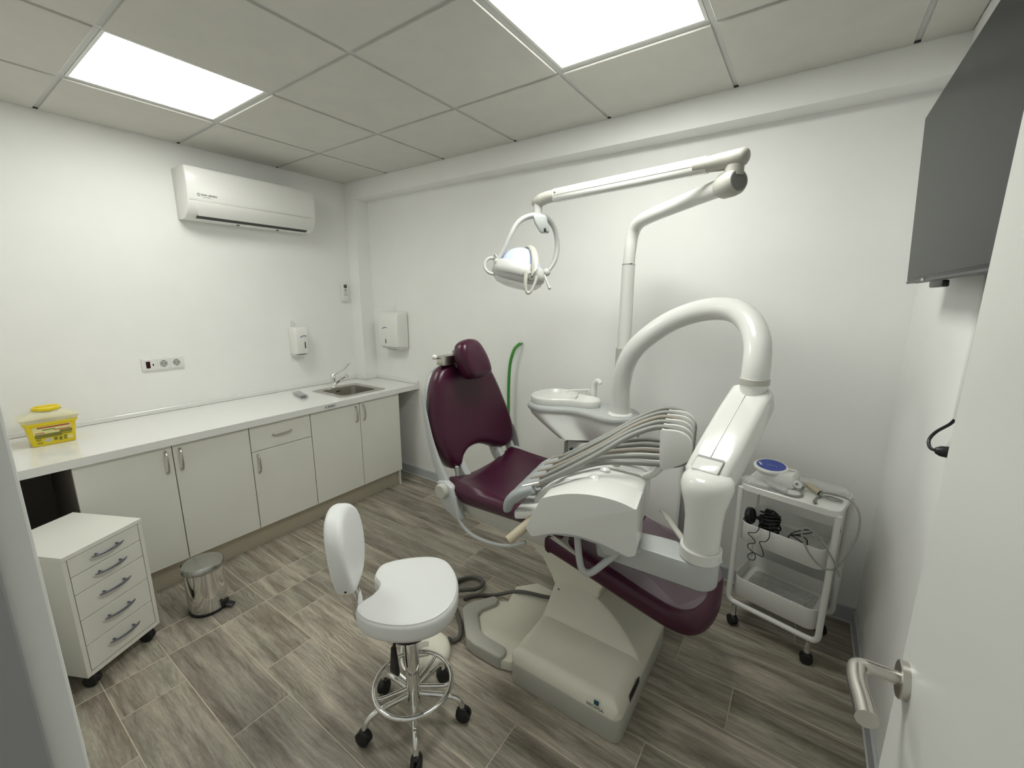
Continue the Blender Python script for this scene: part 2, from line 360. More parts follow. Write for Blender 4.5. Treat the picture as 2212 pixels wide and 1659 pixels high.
for j in range(1, 4):
    MB().box((0.001, gy[j] - BW * 0.9, H + 0.002), (0.010, gy[j] + BW * 0.9, H + 0.0085)).build('bar_end_gap', M_DARKGAP, ce, smooth=0)
for i in range(7):
    for j in range(4):
        if (i, j) in LIGHTS: continue
        a, b = gx[i] + (0.010 if i else 0.003), gx[i + 1] - (0.010 if i < 6 else 0.003); c, d = gy[j + 1] + 0.010, gy[j] - (0.010 if j else 0.003)
        MB().box((a, c, H), (b, d, H + 0.02)).build('ceiling_tile', M_TILE, ce, bevel=0.0012, seg=1, smooth=0)
for (i, j), lab in zip(sorted(LIGHTS), ('square glowing ceiling panel over the worktop near the air conditioner', 'square glowing ceiling panel above the dental chair at the top edge')):
    x0, x1, y0, y1 = gx[i] + 0.013, gx[i + 1] - 0.013, gy[j + 1] + 0.013, gy[j] - 0.013
    t = thing('ceiling_light', lab, 'ceiling light', ((x0 + x1) / 2, (y0 + y1) / 2, H), 'light panels in the ceiling grid')
    f = MB(); e = 0.012
    f.box((x0, y0, H + 0.0075), (x1, y0 + e, H + 0.02)).box((x0, y1 - e, H + 0.0075), (x1, y1, H + 0.02)).box((x0, y0 + e, H + 0.0075), (x0 + e, y1 - e, H + 0.02)).box((x1 - e, y0 + e, H + 0.0075), (x1, y1 - e, H + 0.02))
    f.build('frame', M_ABS, t, smooth=0)
    MB().box((x0 + e, y0 + e, H + 0.009), (x1 - e, y1 - e, H + 0.016)).build('diffuser', M_PANEL_DIMMED if i == 1 else M_PANEL, t, smooth=0)

# door frame (left jamb with stop) and the open door leaf
tr = struct(MB().box((2.60, YF - 0.12, 0), (2.652, -2.284, DH)).build('trim_1', M_DOOR, bevel=0.003, smooth=0)); tr['_o'] = (0, 0, 0)
MB().box((2.652, YF - 0.12, 0), (2.668, -2.312, DH - 0.05)).build('door_stop', pm('dark_grey_stop', (0.30, 0.30, 0.30), 0.5), tr, bevel=0.003, smooth=0)  # stop coloured a darker grey than the jamb
tr2 = struct(MB().box((3.535, YF - 0.12, 0), (DX1, -2.284, DH)).box((2.652, YF - 0.12, DH - 0.05), (3.535, -2.284, DH)).build('trim_2', M_DOOR, bevel=0.003, smooth=0))
DFX, DY0, DY1 = 3.53, -2.28, -1.522
dr = struct(MB().box((DFX, DY0, 0.012), (DFX + 0.04, DY1, 2.05)).build('door_1', M_DOOR, bevel=0.002, smooth=0)); dr['_o'] = (0, 0, 0)
hz, hy = 1.02, -1.568
rose = MB().lathe((DFX, hy, hz), [(0.0, 0.0), (0.027, 0.0), (0.027, -0.009), (0.0255, -0.0105), (0.0, -0.0105)], 32, (1, 0, 0)).build('handle_rose', M_STEEL, dr)
MB().tube([(DFX - 0.008, hy, hz), (DFX - 0.03, hy, hz), (DFX - 0.046, hy, hz), (DFX - 0.056, hy - 0.005, hz), (DFX - 0.060, hy - 0.016, hz), (DFX - 0.061, hy - 0.045, hz), (DFX - 0.057, hy - 0.08, hz), (DFX - 0.055, hy - 0.108, hz)], [0.0100, 0.0100, 0.0100, 0.0110, 0.012, 0.012, 0.0125, 0.0135], 16, 4).build('lever_handle', M_STEEL, dr)

# ================================================================== WORKTOP AND CABINETS
WT = 0.845; WX = 0.672
wt = thing('worktop', 'long glossy white worktop running along the left wall to the corner', 'worktop', (0.33, -1.1, 0.805))
sx0, sx1, sy0, sy1 = 0.235, 0.565, -0.52, -0.20      # sink cut-out
m = MB()
for lo, hi in (((0.002, YF + 0.002, .805), (WX, sy0, WT)), ((0.002, sy0, .805), (sx0, sy1, WT)), ((sx1, sy0, .805), (WX, sy1, WT)), ((0.002, sy1, .805), (WX, -0.002, WT)), ((0.130, -0.002, .805), (WX, YB - 0.001, WT))): m.box(lo, hi)
m.build('slab', M_TOP, wt, smooth=0)
def upst(name, lo, hi): MB().box(lo, hi).build(name, M_TOP, wt, bevel=0.003, smooth=0)
upst('upstand', (0.001, YF + 0.002, WT + 0.001), (0.016, -0.02, WT + 0.028))
upst('upstand', (0.02, -0.017, WT + 0.001), (0.128, -0.002, WT + 0.028))
upst('upstand', (0.130, 0.0, WT + 0.001), (0.145, 0.112, WT + 0.028))
upst('upstand', (0.15, 0.114, WT + 0.001), (WX - 0.002, YB - 0.001, WT + 0.028))
for cx, cy in ((0.018, -0.019), (0.137, -0.010), (0.139, 0.120)): MB().box((cx - 0.011, cy - 0.011, WT + 0.001), (cx + 0.011, cy + 0.009, WT + 0.030)).build('upstand_corner', M_ABSM, wt, bevel=0.004, smooth=0)
MB().box((WX - 0.003, 0.122, 0.806), (WX + 0.002, YB - 0.001, WT + 0.026)).build('end_cap', M_ABS, wt, smooth=0)
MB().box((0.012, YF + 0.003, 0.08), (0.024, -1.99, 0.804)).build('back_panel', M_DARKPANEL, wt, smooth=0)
lb = MB().box((WX, -0.745, 0.812), (WX + 0.0008, -0.655, 0.837)).build('sticker', pm('sticker_paper', (0.62, 0.62, 0.60), 0.5), wt, smooth=0)
for k, (a, b) in enumerate(((-0.735, -0.728), (-0.718, -0.706), (-0.703, -0.692), (-0.689, -0.676), (-0.673, -0.668))):
    MB().box((WX + 0.0008, a, 0.819), (WX + 0.0012, b, 0.830)).build('print', M_INK, wt, smooth=0)

FX = 0.650     # cabinet front plane
def bow_handle(name, p, axis, L, mat, parent, out=(1, 0, 0), d=0.028, r=0.0045, flat=None):
    p = Vector(p); a = Vector(axis); o = Vector(out)
    pts = [p - a * L / 2, p - a * L * 0.46 + o * d * 0.45, p - a * L * 0.30 + o * d * 0.85, p + o * d, p + a * L * 0.30 + o * d * 0.85, p + a * L * 0.46 + o * d * 0.45, p + a * L / 2]
    return MB().tube(pts, [r * 1.5, r * 1.05, r, r, r, r * 1.05, r * 1.5], 10, 4).build(name, mat, parent)
def cabinet(label, y0, y1, fronts, dark_left=False, end_right=False):
    t = thing('base_cabinet', label, 'cabinet', (0.32, (y0 + y1) / 2, 0.0), 'white base cabinets under the worktop')
    th = 0.016
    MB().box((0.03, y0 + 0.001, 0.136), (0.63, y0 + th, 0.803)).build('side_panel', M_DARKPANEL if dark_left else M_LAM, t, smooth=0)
    MB().box((0.03, y1 - th, 0.0 if end_right else 0.136), (0.628, y1 - 0.001, 0.803)).build('side_panel', M_LAM, t, smooth=0)
    MB().box((0.03, y0 + th, 0.136), (0.628, y1 - th, 0.152)).build('bottom_panel', M_LAM, t, smooth=0)
    MB().box((0.03, y0 + th, 0.152), (0.036, y1 - th, 0.803)).build('rear_panel', M_LAM, t, smooth=0)
    MB().box((0.60, y0 + th, 0.775), (0.626, y1 - th, 0.803)).build('top_rail', M_LAM, t, smooth=0)
    for kind, a, b, z0, z1, hy_, hz_ in fronts:
        d = MB().box((0.632, a + 0.0022, z0 + 0.002), (FX, b - 0.0022, z1 - 0.002)).build(kind, M_LAM, t, bevel=0.0008, seg=1, smooth=0)
        if kind == 'door': bow_handle('handle', (FX, hy_, hz_), (0, 0, 1), 0.115, M_STEEL, d, d=0.024, r=0.005)
        else: bow_handle('handle', (FX, hy_, hz_), (0, 1, 0), 0.115, M_STEEL, d, d=0.024, r=0.005)
    return t
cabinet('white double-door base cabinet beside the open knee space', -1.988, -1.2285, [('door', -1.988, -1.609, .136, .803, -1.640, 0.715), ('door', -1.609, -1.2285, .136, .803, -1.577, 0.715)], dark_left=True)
cabinet('white base cabinet with one drawer above a single door', -1.228, -0.8405, [('door', -1.228, -0.8405, .136, .640, -1.195, 0.560), ('drawer', -1.228, -0.8405, .640, .803, -1.034, 0.722)])
cabinet('white double-door base cabinet below the sink', -0.840, -0.076, [('door', -0.840, -0.453, .136, .803, -0.486, 0.715), ('door', -0.453, -0.076, .136, .803, -0.420, 0.715)], end_right=True)
pl = tag(MB().box((0.590, -1.985, 0.0), (0.604, -0.094, 0.134)).build('plinth', M_PLINTH, smooth=0), 'brownish metallic plinth strip under the white cabinets', 'plinth')

# sink
sk = thing('sink', 'square stainless steel sink set into the white worktop', 'sink', (0.40, -0.36, WT))
zt = WT + 0.004
rim = MB(); o_ = rrect(0.195, -0.560, 0.605, -0.160, 0.02, 4); i_ = rrect(0.245, -0.510, 0.555, -0.210, 0.04, 4)
V = lambda P, z: [Vector((x, y, z)) for x, y in P]
rim.loft([V(o_, WT + 0.0005), V(inset(o_, 0.002), zt), V(inset(i_, -0.006), zt), V(i_, zt - 0.004), V(inset(i_, 0.004), WT - 0.05)], False, False).build('rim', M_STEEL, sk)
MB().loft([V(i_, WT - 0.004), V(inset(i_, 0.003), WT - 0.06), V(inset(i_, 0.012), WT - 0.125), V(inset(i_, 0.035), WT - 0.14), V(inset(i_, 0.10), WT - 0.144)], False, True).build('basin', M_STEEL, sk)
MB().lathe((0.40, -0.36, WT - 0.1445), [(0.0, 0.0), (0.032, 0.0), (0.032, 0.003), (0.022, 0.001), (0, 0.001)], 24).build('drain', M_CHROME, sk)
for k in (-0.012, 0.0, 0.012):
    MB().box((0.2475, -0.36 + k - 0.004, WT - 0.035), (0.2495, -0.36 + k + 0.004, WT - 0.022)).build('overflow_slot', M_BLACK, sk, smooth=0)
# tap with a long clinic lever
fa = thing('faucet', 'chrome mixer tap with a long surgical lever behind the sink', 'faucet', (0.215, -0.375, zt))
MB().lathe((0.215, -0.375, zt), [(0.024, 0), (0.025, 0.004), (0.021, 0.010), (0.0205, 0.06), (0.022, 0.075), (0.021, 0.095), (0.014, 0.104), (0.0, 0.105)], 24).build('body', M_CHROME, fa)
MB().tube([(0.222, -0.372, zt + 0.03), (0.27, -0.362, zt + 0.06), (0.33, -0.350, zt + 0.095), (0.355, -0.345, zt + 0.108)], [0.017, 0.0145, 0.013, 0.013], 14, 3).build('spout', M_CHROME, fa)
MB().cyl((0.357, -0.345, zt + 0.112), (0.362, -0.344, zt + 0.088), 0.0135, 0.0125).build('aerator', M_CHROME, fa)
lv = MB().tube([(0.215, -0.375, zt + 0.100), (0.235, -0.350, zt + 0.118), (0.262, -0.318, zt + 0.138), (0.282, -0.293, zt + 0.165), (0.293, -0.278, zt + 0.19)], [0.013, 0.008, 0.0065, 0.0065, 0.009], 12, 4).build('lever', M_CHROME, fa)
MB().sphere((0.296, -0.275, zt + 0.197), 0.011).build('lever_tip', M_CHROME, lv)

# small remote in a plastic sleeve on the worktop
def frame2(c, ang, z0):
    ca, sa = math.cos(ang), math.sin(ang)
    return lambda u, v, w: (c[0] + u * ca - v * sa, c[1] + u * sa + v * ca, z0 + w)
fr = frame2((0.285, -0.70), -0.22, WT + 0.001)
rm = thing('remote_control', 'small grey remote control in a clear sleeve lying on the worktop', 'remote control', (0.285, -0.70, WT))
MB().prism(rrect(-0.085, -0.021, 0.085, 0.021, 0.010), 0.0, 0.018, fr).build('body', M_GREYDK, rm, bevel=0.004)
MB().box((0.045, -0.020, 0.004), (0.088, 0.020, 0.022), fr).build('end_cap', M_BLACK, rm, bevel=0.005)
for a in (-0.06, -0.04, -0.02, 0.0, 0.02):
    for b in (-0.010, 0.0, 0.010): MB().box((a - 0.005, b - 0.003, 0.018), (a + 0.005, b + 0.003, 0.0195), fr).build('button', M_LCD, rm, smooth=0)
MB().prism(rrect(-0.093, -0.026, 0.115, 0.026, 0.004), 0.0, 0.024, fr).build('plastic_sleeve', M_BAG, rm, bevel=0.006)

# yellow sharps container
sc = thing('sharps_container', 'yellow sharps waste container with clear lid on the worktop', 'container', (0.245, -1.975, WT))
fr = frame2((0.245, -1.975), -0.03, WT + 0.0012)
R_ = lambda hx, hy, r, z, f_=None: [Vector((f_ or fr)(x, y, z)) for x, y in rrect(-hx, -hy, hx, hy, r, 4)]
MB().loft([R_(.058, .074, .012, 0), R_(.060, .077, .012, .004), R_(.070, .088, .014, .105), R_(.076, .094, .015, .107), R_(.077, .095, .015, .118), R_(.066, .083, .012, .118), R_(.062, .080, .012, .09)], True, True).build('body', M_YELLOW, sc)
MB().loft([R_(.074, .092, .015, .1175), R_(.084, .104, .016, .136), R_(.085, .105, .016, .139), R_(.078, .098, .015, .140), R_(.058, .075, .02, .152), R_(.040, .052, .03, .168)], True, True).build('clear_lid', M_YLID, sc)
MB().lathe(fr(0, 0, .168), [(0.047, 0), (0.052, 0.003), (0.052, 0.013), (0.048, 0.017), (0.02, 0.018), (0, 0.018)], 28).build('cap', M_YELLOW, sc)
MB().box((-0.008, -0.04, .184), (0.008, 0.04, .191), lambda u, v, w: fr(u, v, w)).build('cap_grip', M_YELLOW, sc, bevel=0.003)
def sf(v, w, d=0.0009):  # point on the sloping front face of the container
    k = w / 0.105; return fr(0.0605 + 0.0098 * k + d, v, w)
def slab_on(name, v0, v1, w0, w1, mat, d=0.0006):
    m_ = MB(); m_.add([sf(v0, w0, d), sf(v1, w0, d), sf(v1, w1, d), sf(v0, w1, d), sf(v0, w0, -0.001), sf(v1, w0, -0.001), sf(v1, w1, -0.001), sf(v0, w1, -0.001)], [(0, 1, 2, 3), (7, 6, 5, 4), (0, 4, 5, 1), (1, 5, 6, 2), (2, 6, 7, 3), (3, 7, 4, 0)])
    return m_.build(name, mat, sc, smooth=0)
slab_on('label', -0.066, 0.066, 0.058, 0.098, M_PALE)
slab_on('label_print', -0.050, 0.062, 0.089, 0.096, M_RED, 0.0010)
slab_on('label_print', -0.060, -0.028, 0.064, 0.068, M_RED, 0.0010)
slab_on('label_print', 0.006, 0.064, 0.072, 0.076, M_RED, 0.0010)
slab_on('label_print', -0.034, 0.010, 0.078, 0.083, pm('green_print', (0.10, 0.22, 0.05), 0.5), 0.0010)
slab_on('label_print', -0.062, 0.030, 0.040, 0.060, M_OLIVE, 0.0012)
slab_on('label_print', 0.024, 0.068, 0.054, 0.070, M_OLIVE, 0.0010)
slab_on('label_print', 0.030, 0.064, 0.046, 0.050, M_OLIVE, 0.0010)
for v0, v1, w0, w1 in ((-.060, -.042, .033, .036), (-.060, -.044, .027, .030), (-.058, -.040, .013, .018), (0.000, .012, .020, .036), (.018, .028, .016, .034), (.034, .044, .018, .026), (.034, .046, .030, .038)): slab_on('label_print', v0, v1, w0, w1, M_OLIVE, 0.0010)
slab_on('label_print', 0.048, 0.066, 0.018, 0.034, M_PALE, 0.0010)
dm = MB(); dm.add([sf(-0.036, 0.026, 0.0012), sf(-0.019, 0.013, 0.0012), sf(-0.003, 0.026, 0.0012), sf(-0.019, 0.039, 0.0012), sf(-0.036, 0.026, -0.001), sf(-0.019, 0.013, -0.001), sf(-0.003, 0.026, -0.001), sf(-0.019, 0.039, -0.001)], [(0, 1, 2, 3), (7, 6, 5, 4), (0, 4, 5, 1), (1, 5, 6, 2), (2, 6, 7, 3), (3, 7, 4, 0)])
dm.build('hazard_diamond', pm('pale_grey_print', (0.55, 0.53, 0.42), 0.5), sc, smooth=0)

# ================================================================== ROLLING DRAWER PEDESTAL
PA = math.radians(26.5); PC = (0.913, -2.070); pw, pd = 0.152, 0.180
fr = frame2(PC, PA, 0.0)     # u: depth towards the drawers, v: width
pe = thing('drawer_pedestal', 'white five-drawer pedestal on casters in front of the knee space', 'drawer unit', (PC[0], PC[1], 0))
z0, z1 = 0.068, 0.606
MB().box((-pd, -pw, z0), (pd - 0.004, -pw + 0.016, z1 - 0.018), fr).build('side_panel', M_LAM, pe, bevel=0.001, seg=1, smooth=0)
MB().box((-pd, pw - 0.016, z0), (pd - 0.004, pw, z1 - 0.018), fr).build('side_panel', M_LAM, pe, bevel=0.001, seg=1, smooth=0)
MB().box((-pd, -pw, z1 - 0.018), (pd, pw, z1), fr).build('top_panel', M_LAM, pe, bevel=0.001, seg=1, smooth=0)
MB().box((-pd, -pw + 0.016, z0), (pd - 0.004, pw - 0.016, z0 + 0.018), fr).build('bottom_panel', M_LAM, pe, smooth=0)
MB().box((-pd, -pw + 0.016, z0 + 0.018), (-pd + 0.006, pw - 0.016, z1 - 0.018), fr).build('rear_panel', M_LAM, pe, smooth=0)
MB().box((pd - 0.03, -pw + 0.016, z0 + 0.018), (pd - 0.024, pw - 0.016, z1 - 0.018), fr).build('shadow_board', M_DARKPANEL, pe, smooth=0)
hs = [0.078, 0.078, 0.114, 0.114, 0.114]; zz = z1 - 0.020
ov = Vector((math.cos(PA), math.sin(PA), 0)); av = Vector((-math.sin(PA), math.cos(PA), 0))
for h_ in hs:
    d = MB().box((pd - 0.020, -pw + 0.0185, zz - h_ + 0.0025), (pd - 0.004, pw - 0.0185, zz - 0.0005), fr).build('drawer', M_LAM, pe, bevel=0.0008, seg=1, smooth=0)
    hm = MB(); p = Vector(fr(pd - 0.004, 0.0, zz - h_ * 0.42))
    pts = [p - av * 0.062 + ov * 0.010, p - av * 0.045 + ov * 0.019, p - av * 0.02 + ov * 0.024, p + ov * 0.0255, p + av * 0.02 + ov * 0.024, p + av * 0.045 + ov * 0.019, p + av * 0.062 + ov * 0.010]
    hm.tube(pts, [0.002, 0.0042, 0.0048, 0.0048, 0.0048, 0.0042, 0.002], 10, 3)
    for s_ in (-0.04, 0.04): hm.cyl(p + av * s_ - ov * 0.001, p + av * s_ + ov * 0.020, 0.0045, 0.004, 10)
    hm.build('handle', M_HANDLEBLUE, d); zz -= h_
def caster(root, p, ang, r=0.025, mat=M_RUBBER, mount=0.068):
    c, s_ = math.cos(ang), math.sin(ang); A = Vector((-s_, c, 0)); F = Vector((c, s_, 0)); P = Vector(p)
    q = MB()
    for sg in (-1, 1): q.lathe(P + A * (0.004 * sg) + Vector((0, 0, r)), [(0.0, 0.0), (r * 0.9, 0.0), (r, 0.002 * sg), (r, 0.011 * sg), (r * 0.85, 0.014 * sg), (0.0, 0.015 * sg)], 20, A)
    q.cyl(P + A * -0.017 + Vector((0, 0, r)), P + A * 0.017 + Vector((0, 0, r)), 0.005, n=10)
    w_ = q.build('caster', mat, root)
    MB().tube([P + F * (r * 0.95) + Vector((0, 0, r * 1.05)), P + F * (r * 0.7) + Vector((0, 0, r * 1.75)), P + Vector((0, 0, r * 2.1)), P - F * (r * 0.5) + Vector((0, 0, r * 1.9))], [r * 0.5, r * 0.62, r * 0.62, r * 0.4], 10, 3, flat=(0.9, 0.35)).build('caster_hood', M_BLACK, w_)
    MB().cyl(P + Vector((0, 0, r * 1.9)), P + Vector((0, 0, mount)), 0.006, n=10).build('caster_stem', M_BLACK, w_)
    return w_
for u, v in ((pd - 0.04, -pw + 0.035), (pd - 0.04, pw - 0.035), (-pd + 0.04, -pw + 0.04), (-pd + 0.04, pw - 0.035)):
    x, y, _ = fr(u, v, 0); caster(pe, (x, y, 0), PA + 0.4, 0.026, M_RUBBER, 0.068)

# ================================================================== PEDAL BIN
BC = (0.968, -1.648)
bn = thing('pedal_bin', 'small polished steel pedal bin in front of the plinth', 'bin', (BC[0], BC[1], 0))
MB().lathe((*BC, 0), [(0.0, 0.0), (0.083, 0.0), (0.086, 0.004), (0.086, 0.011), (0.080, 0.012)], 40).build('base_ring', M_BLACK, bn)
MB().lathe((*BC, 0), [(0.081, 0.011), (0.0825, 0.016), (0.0850, 0.12), (0.0865, 0.224), (0.087, 0.228), (0.083, 0.229), (0.081, 0.20)], 40).build('body', M_CHROME, bn)
MB().lathe((*BC, 0), [(0.084, 0.230), (0.0905, 0.230), (0.0915, 0.234), (0.0905, 0.250), (0.085, 0.258), (0.060, 0.265), (0.03, 0.268), (0.0, 0.269)], 40).build('lid', pm('satin_steel_lid', (0.50, 0.50, 0.48), 0.22, metal=1.0), bn)
pdv = Vector((0.80, 0.60, 0)); pav = Vector((-0.6, 0.8, 0)); pb = Vector((*BC, 0))
MB().add([pb + pdv * a + pav * b + Vector((0, 0, z)) for a, b, z in ((0.070, -0.022, .012), (0.070, 0.022, .012), (0.090, 0.022, .012), (0.090, -0.022, .012), (0.070, -0.015, .045), (0.070, 0.015, .045), (0.088, 0.015, .040), (0.088, -0.015, .040))], [(0, 3, 2, 1), (4, 5, 6, 7), (0, 1, 5, 4), (1, 2, 6, 5), (2, 3, 7, 6), (3, 0, 4, 7)]).build('pedal_housing', M_BLACK, bn, bevel=0.003)
MB().tube([pb + pdv * 0.075 + Vector((0, 0, .018)), pb + pdv * 0.10 + Vector((0, 0, .018)), pb + pdv * 0.125 + Vector((0, 0, .012))], [0.016, 0.018, 0.018], 10, 2, flat=(1.0, 0.28)).build('pedal', M_BLACK, bn)
hv = MB(); hp = pb - pdv * 0.086
hv.box((-0.012, -0.022, 0.205), (0.010, 0.022, 0.25), lambda u, v, w: tuple(hp + pdv * u + pav * v + Vector((0, 0, w)))).build('hinge', M_BLACK, bn, bevel=0.003)

# ================================================================== WALL THINGS, LEFT AND BACK
# air conditioner
AY0, AY1 = -1.212, -0.40
ac = thing('air_conditioner', 'white wall-mounted air conditioner high on the left wall', 'air conditioner', (0.0, (AY0 + AY1) / 2, 2.05))
prof = [(0.002, 2.052), (0.06, 2.045), (0.11, 2.052), (0.155, 2.075), (0.185, 2.115), (0.197, 2.16), (0.200, 2.21), (0.199, 2.27), (0.196, 2.325), (0.186, 2.342), (0.165, 2.347), (0.002, 2.347)]
fx = lambda u, v, w: (u, w, v)
MB().prism(prof, AY0, AY1, fx).build('body', M_ABS, ac, bevel=0.003)
gp = [(0.196, 2.150), (0.2015, 2.165), (0.2045, 2.21), (0.2035, 2.27), (0.2005, 2.322), (0.191, 2.343), (0.186, 2.343), (0.186, 2.15)]
MB().prism(gp, AY0 + 0.004, AY1 - 0.004, fx).build('front_panel', M_ABS, ac, bevel=0.0015)
MB().prism([(0.150, 2.067), (0.163, 2.0655), (0.193, 2.112), (0.2035, 2.146), (0.196, 2.148), (0.17, 2.11)], AY0 + 0.055, AY1 - 0.045, fx).build('air_flap', M_ABSM, ac, bevel=0.001)
MB().prism([(0.120, 2.054), (0.150, 2.066), (0.156, 2.073), (0.150, 2.085), (0.118, 2.060)], AY0 + 0.055, AY1 - 0.045, fx).build('outlet_slot', M_BLACK, ac, smooth=0)
for yy in (AY0 + 0.30, AY1 - 0.25): MB().box((0.085, yy, 2.043), (0.105, yy + 0.012, 2.05)).build('screw_cap', M_INK, ac, smooth=0)
def strokes(name, fr_, widths, h, mat, parent, gap=0.0016, t=0.0008):
    m_ = MB(); u = 0.0; rnd = random.Random(len(widths) * 7 + int(h * 1e5))
    for w_ in widths:
        if w_ < 0: u += -w_; continue
        a_ = h * rnd.choice((0.62, 0.7, 1.0)); m_.box((u, 0, 0), (u + w_, a_, t), fr_); u += w_ + gap
    return m_.build(name, mat, parent, smooth=0)
strokes('logo_lettering', lambda u, v, w: (0.2040 + w, AY0 + 0.072 + u, 2.182 + v), [.005, .004, .005, .004, .005, -.005, .005, .004, .005, .004, .006, .004, .005, .004], 0.0085, M_INK, ac)
strokes('logo_lettering', lambda u, v, w: (0.2036 + w, AY0 + 0.076 + u, 2.1715 + v), [.003, .003, .004, .003, .003, .004, .003, .003, .004], 0.0045, pm('pale_grey_ink', (0.42, 0.42, 0.41), 0.5), ac)
MB().tube([(0.2047, AY0 + 0.056 + 0.007 * math.cos(a * PI / 8), 2.184 + 0.007 * math.sin(a * PI / 8)) for a in range(16)], 0.0013, 6, closed=True).build('logo_ring', M_INK, ac)

# triple socket plate
OY0, OY1, OZ0, OZ1 = -1.515, -1.298, 1.117, 1.197
so = thing('socket_plate', 'white triple wall plate with two sockets above the worktop', 'socket', (0, (OY0 + OY1) / 2, OZ0))
MB().box((0.0, OY0, OZ0), (0.010, OY1, OZ1)).build('frame', M_ABS, so, bevel=0.003)
for k in range(3):
    a = OY0 + 0.009 + k * 0.0668; c_ = a + 0.0325
    MB().box((0.009, a, OZ0 + 0.008), (0.012, a + 0.0655, OZ1 - 0.008)).build('insert', M_ABSM, so, bevel=0.001, seg=1, smooth=0)
    if k:
        MB().lathe((0.0122, c_, (OZ0 + OZ1) / 2), [(0.0, -0.0), (0.0195, 0.0), (0.0205, 0.0012), (0.0, 0.0012)], 28, (1, 0, 0)).build('socket_well', pm('socket_shadow_grey', (0.40, 0.40, 0.38), 0.5), so)
        for dy in (-0.0095, 0.0095): MB().cyl((0.0130, c_ + dy, 1.157), (0.0140, c_ + dy, 1.157), 0.0028, n=12).build('pin_hole', M_BLACK, so)
        for dz in (-0.018, 0.018): MB().box((0.0130, c_ - 0.004, 1.157 + dz - 0.003), (0.0145, c_ + 0.004, 1.157 + dz + 0.003)).build('earth_clip', M_INK, so, smooth=0)
    else:
        MB().box((0.0118, c_ - 0.022, OZ0 + 0.018), (0.0128, c_ - 0.001, OZ1 - 0.020)).build('red_window', M_DKRED, so, smooth=0)
        MB().box((0.0118, c_ + 0.010, OZ0 + 0.030), (0.0128, c_ + 0.016, OZ0 + 0.044)).build('port', M_BLACK, so, smooth=0)

# soap dispenser
sd = thing('soap_dispenser', 'small white soap dispenser on the left wall above the sink', 'dispenser', (0, -0.54, 1.125))
def rr3(x1, hy_, z, yc=-0.54, r=0.012): return [Vector((x, yc + y, z)) for x, y in rrect(0.0, -hy_, x1, hy_, r, 4)]
MB().loft([rr3(.060, .046, 1.125), rr3(.095, .050, 1.133), rr3(.098, .051, 1.145), rr3(.106, .053, 1.25), rr3(.104, .053, 1.325), rr3(.096, .050, 1.338), rr3(.08, .044, 1.342)]).build('housing', M_ABS, sd, smooth=50)
MB().box((0.1035, -0.524, 1.175), (0.1072, -0.518, 1.225)).build('level_window', M_BLACK, sd, smooth=0)
MB().prism([(-0.010, 0.0), (0.004, 0.002), (0.008, 0.008), (0.012, 0.010), (0.036, 0.0105), (0.040, 0.004), (0.046, 0.006), (0.042, 0.016), (0.012, 0.0165), (0.004, 0.010), (-0.008, 0.007)], 0.0, 0.0008, lambda u, v, w: (0.1060 + w, -0.548 + u * 0.9, 1.262 + v * 0.9)).build('logo_mark', M_NAVY, sd, smooth=0)
MB().loft([rr3(.030, .012, 1.341, -0.555, .003), rr3(.026, .010, 1.37, -0.555, .003), rr3(.016, .004, 1.395, -0.555, .002)]).build('key_tab', M_CLEAR, sd)
MB().loft([rr3(.085, .035, 1.112), rr3(.095, .044, 1.126)]).build('push_bar', M_ABSM, sd)

# paper towel dispenser on the back wall
td = thing('paper_towel_dispenser', 'white paper towel dispenser on the back wall beside the pillar', 'dispenser', (0.45, YB, 1.14))
def rr4(hx, d, z, xc=0.455, r=0.02): return [Vector((xc + x, YB - d + y, z)) for x, y in rrect(-hx, 0.0, hx, d - 0.0005, r, 5)]
MB().loft([rr4(.118, .105, 1.158), rr4(.121, .125, 1.165), rr4(.122, .130, 1.18), rr4(.123, .135, 1.30), rr4(.122, .130, 1.42), rr4(.117, .118, 1.447), rr4(.10, .10, 1.457)]).build('housing', M_ABS, td, smooth=50)
MB().box((0.345, YB - 0.100, 1.142), (0.565, YB - 0.006, 1.160)).build('base_plate', M_ABSM, td, bevel=0.003)
MB().box((0.40, YB - 0.098, 1.139), (0.52, YB - 0.045, 1.145)).build('paper_slot', M_BLACK, td, smooth=0)
MB().box((0.432, YB - 0.1345, 1.192), (0.438, YB - 0.128, 1.228)).build('level_window', M_BLACK, td, smooth=0)
MB().prism([(-0.010, 0.0), (0.004, 0.002), (0.008, 0.008), (0.012, 0.010), (0.036, 0.0105), (0.040, 0.004), (0.046, 0.006), (0.042, 0.016), (0.012, 0.0165), (0.004, 0.010), (-0.008, 0.007)], 0.0, 0.0010, lambda u, v, w: (0.410 + u, YB - 0.1348 - w, 1.312 + v)).build('logo_mark', M_NAVY, td, smooth=0)
MB().loft([[Vector((0.43 + x, YB - 0.03 + y, z)) for x, y in rrect(-h_, -0.004, h_, 0.004, 0.002, 2)] for h_, z in ((.016, 1.456), (.012, 1.49), (.004, 1.52))]).build('key_tab', M_CLEAR, td)

